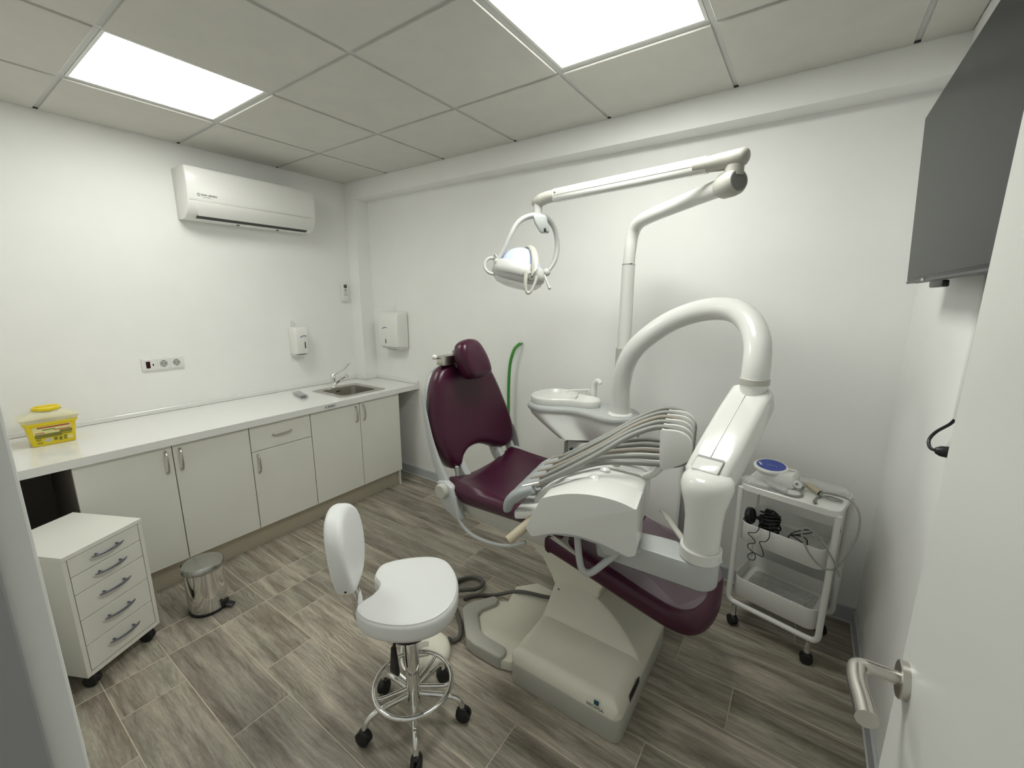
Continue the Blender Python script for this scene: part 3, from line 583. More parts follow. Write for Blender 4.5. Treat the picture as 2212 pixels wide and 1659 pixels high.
# air conditioner remote in its wall holder
rc = thing('wall_remote', 'white air conditioner remote in a wall holder beside the pillar', 'remote control', (0, -0.07, 1.535))
RY0, RY1 = -0.1, -0.042
MB().box((0.0, RY0 - 0.004, 1.533), (0.020, RY1 + 0.004, 1.585)).build('holder', M_ABSM, rc, bevel=0.003)
MB().box((0.002, RY0, 1.545), (0.024, RY1, 1.690)).build('remote_body', M_ABS, rc, bevel=0.004)
MB().box((0.0235, RY0 + 0.014, 1.648), (0.0250, RY1 - 0.014, 1.678)).build('display', M_LCD, rc, smooth=0)
MB().lathe((0.0238, -0.071, 1.630), [(0.0, 0.0015), (0.009, 0.0015), (0.011, 0.0), (0.0, 0.0)], 20, (1, 0, 0)).build('dial', pm('grey_button', (0.36, 0.36, 0.34), 0.5), rc)
for z in (1.608, 1.598, 1.588):
    for dy in (-0.014, -0.004, 0.006, 0.016): MB().box((0.0238, -0.072 + dy - 0.003, z - 0.003), (0.0250, -0.072 + dy + 0.003, z + 0.002)).build('button', pm('grey_button', (0.36, 0.36, 0.34), 0.5), rc, smooth=0)

# green tube hanging on the back wall
gh = thing('green_hose', 'green flexible hose coming out of the back wall behind the chair', 'hose', (1.70, YB, 0.5))
MB().tube([(1.722, YB - 0.004, 1.262), (1.712, YB - 0.03, 1.250), (1.688, YB - 0.045, 1.215), (1.660, YB - 0.05, 1.12), (1.648, YB - 0.05, 0.98), (1.645, YB - 0.05, 0.80), (1.655, YB - 0.055, 0.64), (1.70, YB - 0.07, 0.50), (1.80, YB - 0.12, 0.36)], 0.011, 10, 5).build('tube', M_GREEN, gh)
MB().tube([(1.724, YB - 0.001, 1.270), (1.718, YB - 0.02, 1.258), (1.708, YB - 0.034, 1.244)], [0.009, 0.008, 0.007], 8, 3).build('end_fitting', M_ABSM, gh)
MB().tube([(1.726, YB - 0.002, 1.272), (1.722, YB - 0.02, 1.285), (1.718, YB - 0.03, 1.278)], 0.002, 6, 3).build('wire_tie', M_ABS, gh)

# ================================================================== RIGHT WALL: TELEVISION, CABLE DUCT, SOCKET
tv = thing('television', 'large black flat television mounted high on the right wall', 'television', (3.62, -0.86, 1.63))
TY0, TY1, TZ0, TZ1 = -1.34, -0.375, 1.624, 2.135
def tvf(u, v, w):     # u: towards the room, v: along the wall, w: height above the lower edge; the set leans forward
    return (3.605 - u - 0.055 * w, TY0 + v, TZ0 + w)
tw, th_ = TY1 - TY0, TZ1 - TZ0
MB().box((-0.030, 0.0, 0.0), (0.0, tw, th_), tvf).build('case', M_BLACK, tv, bevel=0.003)
MB().box((0.0, 0.007, 0.014), (0.0012, tw - 0.007, th_ - 0.007), tvf).build('screen', M_SCREEN, tv, smooth=0)
MB().box((-0.005, 0.0, -0.001), (0.0016, tw, 0.006), tvf).build('lower_bezel', pm('dark_grey_bezel', (0.05, 0.05, 0.053), 0.4), tv, bevel=0.001, seg=1)
MB().box((0.001, tw - 0.275, 0.001), (0.003, tw - 0.245, 0.008), tvf).build('badge', M_GREYPL, tv, smooth=0)
MB().box((-0.016, tw - 0.47, -0.020), (-0.002, tw - 0.33, -0.003), tvf).build('sensor_box', M_BLACK, tv, bevel=0.003)
MB().box((3.66, -1.05, 1.75), (W - 0.002, -0.70, 2.0)).build('wall_bracket', M_BLACK, tv, smooth=0)
MB().box((3.61, -0.98, 1.80), (3.662, -0.92, 1.95)).box((3.61, -0.82, 1.80), (3.662, -0.76, 1.95)).build('bracket_arm', M_BLACK, tv, smooth=0)
dc = tag(MB().box((W - 0.014, -0.792, 1.262), (W, -0.770, 1.70)).build('cable_duct', M_ABSM, bevel=0.003), 'thin white vertical cable duct below the television', 'cable duct')
rs = thing('wall_socket', 'round socket with a black plug on the right wall beside the door', 'socket', (W, -0.775, 1.17))
MB().lathe((W, -0.785, 1.172), [(0.0, -0.008), (0.036, -0.008), (0.040, -0.005), (0.040, 0.0), (0.0, 0.0)], 28, (1, 0, 0)).build('plate', M_ABSM, rs)
MB().lathe((W - 0.008, -0.785, 1.172), [(0.0, -0.028), (0.008, -0.028), (0.014, -0.018), (0.016, 0.0), (0.0, 0.0)], 20, (1, 0, 0)).build('plug', M_BLACK, rs)
MB().tube([(W - 0.034, -0.785, 1.172), (W - 0.044, -0.772, 1.174), (W - 0.045, -0.750, 1.190), (W - 0.034, -0.748, 1.215), (W - 0.014, -0.766, 1.246), (W - 0.008, -0.781, 1.270)], 0.0042, 10, 5).build('cable', M_BLACK, rs)

# ================================================================== DENTAL CHAIR
YC = -0.72
dcx = thing('dental_chair', 'burgundy dental chair on a cream base in the middle of the room', 'dental chair', (2.6, -0.80, 0))
ident = lambda u, v, w: (u, v, w)
# base: grey skirt, cream cover with a wedge hump, low floor plate with a bumper edge
MB().prism(rrect(2.490, -1.112, 2.968, -0.520, 0.035), 0.0, 0.098, ident).build('base_skirt', M_GREYPL, dcx, bevel=0.004)
def sstep(a, b, x): t = max(0, min(1, (x - a) / (b - a))); return t * t * (3 - 2 * t)
def base_h(x, y):
    hump = max(0, min(0.95 * (y + 0.855), 0.115 * (1 - (max(0, x - 2.60) / 0.35) ** 2), 0.115))
    e = min(x - 2.488, 2.966 - x, y + 1.110, -0.522 - y)
    edge = 0.0 if e > 0.05 else 0.052 * (1 - math.sqrt(max(0, 1 - (1 - max(e, 0) / 0.05) ** 2)))
    return 0.152 + hump * min(1, max(e, 0) / 0.02 + 0.35) - edge
m = MB(); NX, NY = 72, 88; X0, X1, Y0, Y1 = 2.488, 2.966, -1.110, -0.522
vs = []
cr_ = 0.035
for j in range(NY + 1):
    for i in range(NX + 1):
        x = X0 + (X1 - X0) * i / NX; y = Y0 + (Y1 - Y0) * j / NY
        z = base_h(x, y)
        cx_ = min(max(x, X0 + cr_), X1 - cr_); cy_ = min(max(y, Y0 + cr_), Y1 - cr_)
        dx, dy = x - cx_, y - cy_; d_ = math.hypot(dx, dy)
        if dx and dy and d_ > cr_: x, y = cx_ + dx / d_ * cr_, cy_ + dy / d_ * cr_
        vs.append(Vector((x, y, z)))
fs = [(j * (NX + 1) + i, j * (NX + 1) + i + 1, (j + 1) * (NX + 1) + i + 1, (j + 1) * (NX + 1) + i) for j in range(NY) for i in range(NX)]
m.add(vs, fs)
bd = [i for i in range(NX)] + [j * (NX + 1) + NX for j in range(NY)] + [NY * (NX + 1) + NX - i for i in range(NX)] + [(NY - j) * (NX + 1) for j in range(NY)]
low = [Vector((vs[k].x, vs[k].y, 0.097)) for k in bd]; o = len(m.v); m.v += low; n_ = len(bd)
for k in range(n_): m.f.append((bd[k], bd[(k + 1) % n_], o + (k + 1) % n_, o + k))
m.build('base_cover', M_CREAM, dcx, smooth=28)
MB().box((2.9662, -1.005, 0.098), (2.9690, -0.905, 0.125)).build('side_slot', M_BLACK, dcx, smooth=0)
plate = [(2.105, -0.925), (2.115, -0.965), (2.245, -1.085), (2.30, -1.093), (2.435, -1.090), (2.470, -1.078), (2.4895, -1.07), (2.4895, -0.58), (2.30, -0.57), (2.22, -0.66), (2.25, -0.78), (2.185, -0.815)]
MB().prism(plate, 0.0, 0.050, ident).build('floor_plate', M_CREAM, dcx, bevel=0.008)
bump = [(2.175, -0.805), (2.105, -0.915), (2.100, -0.955), (2.115, -0.975), (2.240, -1.092), (2.29, -1.101), (2.425, -1.098), (2.440, -1.085), (2.438, -1.055), (2.42, -1.035), (2.295, -1.032), (2.265, -1.02), (2.195, -0.95), (2.19, -0.92), (2.225, -0.845), (2.22, -0.815), (2.195, -0.80)]
MB().prism(bump, 0.0, 0.066, ident).build('bumper_edge', M_GREYPL, dcx, bevel=0.012, seg=3)
text_part('logo_text', 'FEDESA', 0.020, lambda u, v, w: (2.838 + u, -1.1085 - w, 0.102 + v), M_INK, dcx)
MB().box((2.868, -1.1110, 0.1235), (2.886, -1.1075, 0.1405)).build('logo_mark', M_TEAL, dcx, smooth=0)
MB().cyl((2.535, -0.763, 0.228), (2.532, -0.768, 0.236), 0.005, n=12).build('screw', M_INK, dcx)
# lifting column and seat carrier
arm = [(2.530, 0.15), (2.475, 0.27), (2.425, 0.345), (2.36, 0.385), (2.26, 0.405), (2.19, 0.46), (2.20, 0.62), (2.72, 0.62), (2.86, 0.56), (2.865, 0.52), (2.775, 0.39), (2.722, 0.29), (2.715, 0.15)]
fxz = lambda u, v, w: (u, w, v)
MB().prism(arm, -0.742, -0.560, fxz).build('lift_column', M_CREAM, dcx, bevel=0.012, seg=3)
MB().prism([(2.12, 0.648), (2.13, 0.600), (2.30, 0.575), (2.62, 0.575), (2.76, 0.555), (2.78, 0.570), (2.60, 0.648)], -0.975, -0.465, fxz).build('seat_carrier', M_GREYPL, dcx, bevel=0.006)
MB().prism([(2.14, 0.600), (2.18, 0.565), (2.45, 0.545), (2.60, 0.575), (2.45, 0.585)], -0.93, -0.50, fxz).build('under_cover', M_CREAM, dcx, bevel=0.008)
# seat cushion: closed cross-sections along x, edges raised into wings
def seat_ring(x, hw, zc, ze, zb, r):
    ring = []; n = 18
    for k in range(n + 1):                       # top from the near edge to the far edge
        s_ = -1 + 2 * k / n; a = abs(s_)
        z = zc + (ze - zc) * (a ** 2.6)
        if a > 0.90: z -= (ze - zb) * 0.42 * ((a - 0.90) / 0.10) ** 2
        ring.append(Vector((x, YC + hw * s_, z)))
    for k in range(1, 6):
        t_ = k / 5; ring.append(Vector((x, YC + hw * (1.0 - 0.10 * t_ * t_), ring[n].z + (zb - ring[n].z) * t_)))
    for k in range(1, 8): ring.append(Vector((x, YC + hw * (0.90 - 1.80 * k / 8), zb)))
    for k in range(5, 0, -1):
        t_ = k / 5; ring.append(Vector((x, YC - hw * (1.0 - 0.10 * t_ * t_), ring[0].z + (zb - ring[0].z) * t_)))
    return ring
st = [(2.030, .23, .690, .725, .665), (2.036, .262, .705, .752, .655), (2.055, .278, .714, .764, .648), (2.10, .286, .708, .762, .644), (2.18, .288, .700, .752, .643), (2.30, .286, .696, .744, .645), (2.42, .280, .697, .738, .645), (2.52, .272, .700, .730, .640), (2.58, .268, .694, .718, .632), (2.625, .262, .680, .694, .622), (2.64, .255, .662, .668, .620)]
MB().loft([seat_ring(x, hw, zc, ze, zb, .02) for x, hw, zc, ze, zb in st]).build('seat_cushion', M_BURG, dcx, smooth=60)
# leg rest: sloping pad with rounded end
slope = 0.262
def legf(u, v, w): return (2.575 + u * 0.967, YC + v, 0.566 - u * 0.254 + w)
lo_ = [(0.0, -0.262), (0.20, -0.258), (0.40, -0.258), (0.52, -0.250), (0.590, -0.215), (0.632, -0.13), (0.645, 0.0), (0.632, 0.13), (0.590, 0.215), (0.52, 0.250), (0.40, 0.258), (0.20, 0.258), (0.0, 0.262)]
def dens(P, n=5):
    out = []
    for i in range(len(P)):
        a, b = P[i], P[(i + 1) % len(P)]
        for k in range(n): out.append((a[0] + (b[0] - a[0]) * k / n, a[1] + (b[1] - a[1]) * k / n))
    return out
cushion([(p.x, p.y) for p in cat([(u, v, 0) for u, v in lo_], 5)] , legf, 0.078, 0.032, 0.004, sm=0, center=(0.32, 0)).build('leg_rest', M_BURG, dcx, smooth=60)
cov = [(0.27, -0.225), (0.40, -0.232), (0.52, -0.222), (0.575, -0.18), (0.60, -0.09), (0.602, 0.0), (0.628, 0.06), (0.625, 0.12), (0.58, 0.205), (0.52, 0.235), (0.40, 0.245), (0.27, 0.245)]
cushion([(p.x, p.y) for p in cat([(u, v, 0) for u, v in cov], 4)], lambda u, v, w: legf(u, v, 0.0795 + w + 0.003 * math.sin(23 * v + 9 * u) * math.cos(11 * u)), 0.0035, 0.0015, 0.003, sm=0, center=(0.42, 0)).build('protective_film', M_FILM, dcx, smooth=60)
# backrest: pad, shell, two supports
def backf(u, v, w):        # u: world y, v: world z; front surface leans back, sides come forward a little
    c_ = (u - YC) / 0.28
    return (2.035 - 0.2 * (v - 0.74) - 0.062 + w * 0.98 + 0.020 * c_ * c_ - 0.016 * math.exp(-((v - 1.0) / 0.16) ** 2), u, v + w * 0.19)
bo = [(-0.905, 0.752), (-0.948, 0.800), (-0.978, 0.88), (-0.985, 0.98), (-0.972, 1.08), (-0.945, 1.165), (-0.895, 1.225), (-0.82, 1.252), (-0.72, 1.258), (-0.62, 1.252), (-0.545, 1.215), (-0.492, 1.135), (-0.448, 1.03), (-0.420, 0.92), (-0.417, 0.83), (-0.440, 0.775), (-0.490, 0.750), (-0.555, 0.758), (-0.620, 0.790), (-0.70, 0.815), (-0.78, 0.815), (-0.835, 0.790), (-0.862, 0.757)]
cushion(bo, backf, 0.075, 0.035, 0.0, sm=4, center=(-0.71, 0.99)).build('backrest_cushion', M_BURG, dcx, smooth=60)
so_ = inset([(p.x, p.y) for p in cat([(u, v, 0) for u, v in bo], 4, True)], 0.004)
cushion(so_, lambda u, v, w: backf(u, v, w - 0.030), 0.034, 0.010, 0.0, sm=0, center=(-0.71, 0.99), back_r=0.02).build('back_shell', M_GREYBLUE, dcx, smooth=60)
for sg, nm in ((-1, 'back_support'), (1, 'back_support')):
    yy = YC + sg * 0.272
    MB().tube([(1.905, yy * 0.985 - 0.0105, 1.13), (1.928, yy, 1.02), (1.958, yy, 0.90), (1.998, yy, 0.80), (2.045, yy, 0.715)], [0.005, 0.012, 0.017, 0.022, 0.026], 12, 4, flat=(0.55, 1.25), up=(1, 0, 0)).build(nm, M_GREYBLUE, dcx)
for yy in (-0.862, -0.560):
    MB().prism([(1.935, 0.86), (1.962, 0.86), (2.010, 0.80), (2.040, 0.745), (2.085, 0.690), (2.085, 0.655), (2.030, 0.655), (1.985, 0.72), (1.950, 0.79)], yy - 0.006, yy + 0.034, fxz).build('hinge_bracket', M_GREYBLUE, dcx, bevel=0.006)
MB().cyl((2.045, -0.915, 0.78), (2.045, -0.915, 0.68), 0.009, n=12).build('hinge_rod', M_GREYBLUE, dcx)
sc_ = [(2.012, 0.735), (2.060, 0.745), (2.105, 0.725), (2.135, 0.640), (2.165, 0.585), (2.13, 0.575), (2.06, 0.61), (2.022, 0.665)]
MB().prism(sc_, -1.022, -0.985, fxz).build('side_cover', M_GREYBLUE, dcx, bevel=0.008)
MB().prism(sc_, -0.455, -0.418, fxz).build('side_cover', M_GREYBLUE, dcx, bevel=0.008)
MB().lathe((2.056, -1.020, 0.702), [(0.0, 0.026), (0.030, 0.026), (0.034, 0.021), (0.035, 0.0), (0.0, 0.0)], 32, (0, -1, 0)).build('hinge_disc', M_GREYPL, dcx)
MB().tube([(2.118, -1.012, 0.685), (2.130, -1.016, 0.625), (2.155, -1.016, 0.568), (2.215, -1.012, 0.528), (2.31, -1.0, 0.515), (2.40, -0.985, 0.525), (2.47, -0.96, 0.555)], 0.0085, 10, 5).build('side_tube', M_GREYBLUE, dcx)
MB().tube([(2.04, -0.398, 0.70), (2.025, -0.396, 0.78), (2.005, -0.400, 0.845), (1.985, -0.415, 0.868)], [0.022, 0.020, 0.018, 0.014], 12, 4, flat=(0.55, 1.0), up=(1, 0, 0)).build('arm_bracket', M_GREYDK, dcx)
# headrest with chrome bracket
def headf(u, v, w):
    c_ = (u + 0.742) / 0.10
    return (1.968 - 0.24 * (v - 1.28) + w * 0.97 + 0.010 * c_ * c_, u, v + w * 0.23)
ho = [(-0.805, 1.185), (-0.838, 1.245), (-0.846, 1.30), (-0.825, 1.345), (-0.78, 1.362), (-0.735, 1.364), (-0.695, 1.348), (-0.662, 1.295), (-0.645, 1.235), (-0.648, 1.192), (-0.68, 1.176), (-0.74, 1.172)]
hr = cushion(ho, headf, 0.078, 0.036, 0.004, sm=5, center=(-0.745, 1.27)).build('headrest', M_BURG, dcx, smooth=60)
MB().box((1.925, -0.80, 1.235), (1.972, -0.715, 1.32)).build('headrest_plate', M_GREYDK, hr, bevel=0.005)
MB().box((1.905, -0.888, 1.255), (1.958, -0.780, 1.300)).build('headrest_joint', M_STEEL, hr, bevel=0.004)
MB().tube([(1.905, -0.76, 1.275), (1.900, -0.76, 1.20), (1.905, -0.76, 1.12)], [0.014, 0.014, 0.014], 12, 2, flat=(1.3, 0.4), up=(1, 0, 0)).build('headrest_bar', M_CHROME, hr)
MB().cyl((1.925, -0.875, 1.290), (1.918, -0.905, 1.296), 0.008, n=12).build('knob_stem', M_CHROME, hr)
MB().sphere((1.917, -0.912, 1.297), 0.0125).build('headrest_knob', M_ABS, hr)

# ================================================================== SPITTOON UNIT
sp = thing('spittoon_unit', 'white spittoon unit with round bowl behind the dental chair', 'spittoon unit', (2.5, -0.25, 0))
MB().box((2.335, -0.345, 0.115), (2.945, -0.095, 0.812)).build('cabinet', M_UNIT, sp, bevel=0.02, seg=3)
MB().box((2.312, -0.335, 0.16), (2.337, -0.105, 0.795)).build('side_cheek', M_GREYPL, sp, bevel=0.010, seg=2)
MB().box((2.303, -0.33, 0.60), (2.315, -0.16, 0.72)).build('side_recess', M_GREYDK, sp, bevel=0.004)
MB().box((2.944, -0.33, 0.14), (2.972, -0.11, 0.80)).build('edge_strip', M_GREYDK, sp, bevel=0.004)
MB().box((2.40, -0.31, 0.0), (2.88, -0.13, 0.118)).build('foot', M_GREYPL, sp, bevel=0.006)
text_part('logo_text', 'Ro', 0.026, lambda u, v, w: (2.386 + u, -0.3450 - w, 0.752 + v), M_NAVY, sp)
MB().add([(2.352, -0.3462, 0.762), (2.374, -0.3462, 0.778), (2.374, -0.3462, 0.746), (2.352, -0.344, 0.762), (2.374, -0.344, 0.778), (2.374, -0.344, 0.746)], [(0, 2, 1), (3, 4, 5), (0, 1, 4, 3), (1, 2, 5, 4), (2, 0, 3, 5)]).build('logo_mark', M_TEAL, sp, smooth=0)
MB().box((2.42, -0.30, 0.808), (2.66, -0.12, 0.845)).build('neck', M_GREYDK, sp, smooth=0)
so2 = [(2.060, -0.245), (2.075, -0.330), (2.125, -0.385), (2.20, -0.402), (2.28, -0.375), (2.36, -0.345), (2.45, -0.362), (2.54, -0.388), (2.61, -0.385), (2.67, -0.345), (2.695, -0.28), (2.68, -0.20), (2.62, -0.14), (2.52, -0.125), (2.40, -0.115), (2.30, -0.085), (2.20, -0.065), (2.11, -0.095), (2.07, -0.16)]
SP = [(p.x, p.y) for p in cat([(u, v, 0) for u, v in so2], 4, True)]
def scl(P, k, c): return [(c[0] + (p[0] - c[0]) * k, c[1] + (p[1] - c[1]) * k) for p in P]
def bodyring(P, z, k, lift=0.0):      # the bowl end slants in under the rim
    return [Vector((2.69 - (2.69 - x) * k, y, z + lift * max(0, (2.40 - x)) / 0.34)) for x, y in P]
MB().loft([bodyring(inset(SP, 0.030), 0.822, 0.66), bodyring(inset(SP, 0.014), 0.826, 0.70), bodyring(inset(SP, 0.010), 0.850, 0.775, 0.004), bodyring(inset(SP, 0.007), 0.895, 0.90, 0.006), bodyring(inset(SP, 0.005), 0.930, 0.975, 0.004), bodyring(inset(SP, 0.004), 0.962, 1.0)]).build('body', M_UNIT, sp, smooth=45)
MB().loft([V(inset(SP, 0.008), 0.958), V(inset(SP, -0.002), 0.962), V(inset(SP, -0.004), 0.972), V(inset(SP, -0.001), 0.984), V(inset(SP, 0.008), 0.990)]).build('grey_top', M_GREYBLUE, sp, smooth=50)
# figure-eight bowl
bo2 = [(2.065, -0.235), (2.085, -0.32), (2.15, -0.37), (2.225, -0.365), (2.285, -0.33), (2.345, -0.305), (2.42, -0.298), (2.465, -0.262), (2.465, -0.205), (2.42, -0.168), (2.35, -0.155), (2.285, -0.128), (2.22, -0.088), (2.15, -0.088), (2.09, -0.135)]
BO = [(p.x, p.y) for p in cat([(u, v, 0) for u, v in bo2], 4, True)]
bc = (2.21, -0.228)
MB().loft([V(inset(BO, 0.006), 0.988), V(inset(BO, 0.002), 0.994), V(BO, 1.020), V(inset(BO, 0.003), 1.029), V(inset(BO, 0.009), 1.031), V(inset(BO, 0.014), 1.026), V(inset(BO, 0.020), 1.012), V(scl(inset(BO, 0.026), 0.90, bc), 1.000), V(scl(inset(BO, 0.03), 0.6, bc), 0.994)]).build('bowl', M_ABS, sp, smooth=60)
MB().lathe((2.19, -0.228, 0.9945), [(0, 0.0), (0.022, 0.0), (0.024, 0.003), (0.016, 0.004), (0, 0.004)], 20).build('bowl_drain', M_ABSM, sp)
MB().tube([(2.285, -0.132, 1.026), (2.30, -0.17, 1.022), (2.30, -0.24, 1.020), (2.305, -0.312, 1.024)], [0.008, 0.007, 0.006, 0.008], 8, 3).build('bowl_bridge', M_ABS, sp)
MB().tube([(2.385, -0.125, 0.985), (2.387, -0.125, 1.06), (2.395, -0.130, 1.098), (2.412, -0.142, 1.116), (2.432, -0.158, 1.118), (2.440, -0.164, 1.106)], [0.020, 0.0175, 0.0155, 0.0145, 0.013, 0.012], 14, 4).build('cup_filler', M_ABS, sp)
MB().tube([(2.355, -0.118, 0.988), (2.355, -0.118, 1.040), (2.350, -0.122, 1.052), (2.320, -0.145, 1.053), (2.265, -0.185, 1.050), (2.250, -0.197, 1.042)], [0.012, 0.010, 0.008, 0.0055, 0.0055, 0.0055], 10, 4).build('bowl_rinse_pipe', M_ABS, sp)
MB().lathe((2.612, -0.300, 0.988), [(0.062, 0.0), (0.064, 0.004), (0.060, 0.010), (0.052, 0.013), (0.0, 0.013)], 32).build('post_collar', M_UNIT, sp)

# ================================================================== DELIVERY ARM WITH INSTRUMENT TRAY
da = thing('instrument_tray_unit', 'white instrument tray with grey hoses hanging from an arched arm', 'instrument tray', (2.612, -0.300, 1.0))
MB().tube([(2.612, -0.300, 0.998), (2.613, -0.305, 1.06), (2.614, -0.315, 1.15), (2.640, -0.332, 1.26), (2.703, -0.350, 1.360), (2.827, -0.363, 1.462), (2.961, -0.383, 1.520), (3.085, -0.430, 1.530), (3.165, -0.505, 1.490), (3.205, -0.570, 1.418), (3.214, -0.605, 1.34), (3.214, -0.612, 1.27)], 0.046, 24, 6).build('arch_tube', M_UNIT, da, smooth=60)
MB().lathe((3.214, -0.612, 1.272), [(0.0, 0.0), (0.047, 0.0), (0.049, 0.002), (0.049, 0.020), (0.047, 0.022), (0.0, 0.022)], 32).build('swivel_ring', M_GREYPL, da)
MB().lathe((3.214, -0.612, 1.215), [(0.045, 0.0), (0.045, 0.057), (0.0, 0.057)], 32).build('swivel_post', M_UNIT, da)
# spring arm block: rounded box section from the swivel down to the shoulder
A0, A1 = Vector((3.212, -0.585, 1.215)), Vector((3.140, -0.935, 0.995))
ax = (A1 - A0).normalized(); sd_ = ax.cross(Vector((0, 0, 1))).normalized(); nu = sd_.cross(ax).normalized()
def arm_ring(t, hw, hh, r=0.024): 
    c_ = A0 + (A1 - A0) * t
    return [c_ + sd_ * x + nu * y for x, y in rrect(-hw, -hh, hw, hh, min(r, hh * 0.9, hw * 0.9), 5)]
MB().loft([arm_ring(-0.06, .040, .030), arm_ring(-0.045, .058, .044), arm_ring(0.0, .070, .053), arm_ring(0.3, .072, .056), arm_ring(0.7, .072, .056), arm_ring(0.97, .070, .052), arm_ring(1.02, .060, .042), arm_ring(1.05, .040, .026)]).build('spring_arm', M_UNIT, da, smooth=50)
q0, q1 = A0 + nu * 0.0562 - ax * -0.02, A0 + (A1 - A0) * 0.86 + nu * 0.0562
MB().tube([q0 + sd_ * 0.004, q1 + sd_ * 0.004], 0.0018, 6).build('arm_seam', M_ABSM, da)
bx = A0 + (A1 - A0) * 0.93 + nu * 0.053
MB().loft([[bx + sd_ * x + ax * y + nu * z for x, y in rrect(-.042, -.028, .042, .028, .004, 2)] for z in (-0.01, 0.0055)]).build('arm_notch', M_GREYDK, da, smooth=0)
MB().loft([[bx + sd_ * x + ax * (y + 0.006) + nu * z for x, y in rrect(-.0405, -.0245, .0405, .0265, .004, 2)] for z in (-0.01, 0.0068)]).build('notch_cover', M_UNIT, da, bevel=0.002)
MB().lathe(A0 + (A1 - A0) * 0.05 + sd_ * 0.071, [(0.0, 0.002), (0.006, 0.002), (0.006, 0.0), (0, 0)], 12, tuple(sd_)).build('arm_screw', M_GREYDK, da)
CC = (3.150, -0.985)
def cring(z, a, b, dx=0, dy=0, n=32): return [Vector((CC[0] + dx + a * math.cos(2 * PI * k / n), CC[1] + dy + b * math.sin(2 * PI * k / n), z)) for k in range(n)]
MB().loft([cring(.800, .054, .054), cring(.90, .0555, .0555), cring(.94, .062, .063, -.002, .006), cring(.972, .073, .074, -.003, .014), cring(1.000, .078, .080, -.003, .020), cring(1.022, .074, .076, -.003, .023), cring(1.036, .060, .062, -.003, .025), cring(1.041, .03, .03, -.003, .026)]).build('shoulder_column', M_UNIT, da, smooth=70)
MB().lathe((*CC, 0.762), [(0.0, 0.0), (0.060, 0.0), (0.0625, 0.003), (0.0625, 0.036), (0.060, 0.039), (0.0, 0.039)], 36).build('column_ring', M_ABSM, da)
MB().cyl((CC[0] + 0.058, CC[1] - 0.022, 0.782), (CC[0] + 0.066, CC[1] - 0.026, 0.782), 0.004, n=10).build('lock_pin', M_ABSM, da)
ao = [(CC[0] + 0.058 * math.cos(a), CC[1] + 0.058 * math.sin(a)) for a in [(-0.55 + 1.05 * k / 12) * PI for k in range(13)]]
ao += [(3.02, -0.935), (2.84, -0.965), (2.80, -1.0), (2.83, -1.05), (3.00, -1.045)]
MB().prism(ao, 0.675, 0.761, ident).build('swing_arm', M_GREYBLUE, da, bevel=0.006)
# tray body in its own frame, turned ten degrees
TA = math.radians(10); TO = (2.977, -1.130, 0.770)
def trf(u, v, w): return (TO[0] + u * math.cos(TA) - v * math.sin(TA), TO[1] + u * math.sin(TA) + v * math.cos(TA), TO[2] + w)
tvw = lambda u, v, w: trf(u, w, v)
bot = [(p.x, p.y) for p in cat([(-0.352, -0.004, 0), (-0.335, -0.012, 0), (-0.26, 0.018, 0), (-0.185, 0.030, 0), (-0.11, 0.024, 0), (-0.045, 0.008, 0), (-0.012, -0.002, 0)], 4)]
top = [(p.x, p.y) for p in cat([(0.006, 0.006, 0), (0.012, 0.030, 0), (0.006, 0.155, 0), (-0.004, 0.167, 0), (-0.06, 0.182, 0), (-0.14, 0.185, 0), (-0.22, 0.172, 0), (-0.290, 0.146, 0), (-0.312, 0.128, 0), (-0.345, 0.06, 0), (-0.362, 0.022, 0), (-0.362, 0.008, 0)], 4)]
tp = bot + top
MB().prism(tp, 0.0, 0.135, tvw).build('tray_front', M_UNIT, da, bevel=0.006, seg=3)
mid = [(-0.395, 0.035), (-0.37, 0.005), (-0.02, 0.005), (0.004, 0.02), (0.000, 0.145), (-0.03, 0.160), (-0.15, 0.178), (-0.26, 0.165), (-0.315, 0.142), (-0.375, 0.085)]
MB().prism(mid, 0.130, 0.405, tvw).build('tray_body', M_UNIT, da, bevel=0.008, seg=2)
MB().prism([(-0.33, 0.004), (-0.26, 0.020), (-0.18, 0.030), (-0.10, 0.022), (-0.02, 0.0), (-0.02, -0.014), (-0.10, 0.008), (-0.18, 0.016), (-0.26, 0.006), (-0.33, -0.008)], 0.012, 0.39, tvw).build('tray_underside', M_GREYBLUE, da, bevel=0.002)
def knob_on(u, v): MB().lathe(trf(u, v, 0.176), [(0.020, 0.0), (0.018, 0.008), (0.010, 0.014), (0.0, 0.016)], 18).build('tray_knob', M_UNIT, da)
for k in range(3): knob_on(-0.165 + 0.02 * k, 0.145 + 0.085 * k)
wh = MB().prism(rrect(-0.46, 0.055, -0.375, 0.41, 0.02), 0.020, 0.052, lambda u, v, w: trf(u + 0.02, v, w - (u + 0.375) * -0.25)).build('handpiece_rack', M_ABSM, da, bevel=0.008)
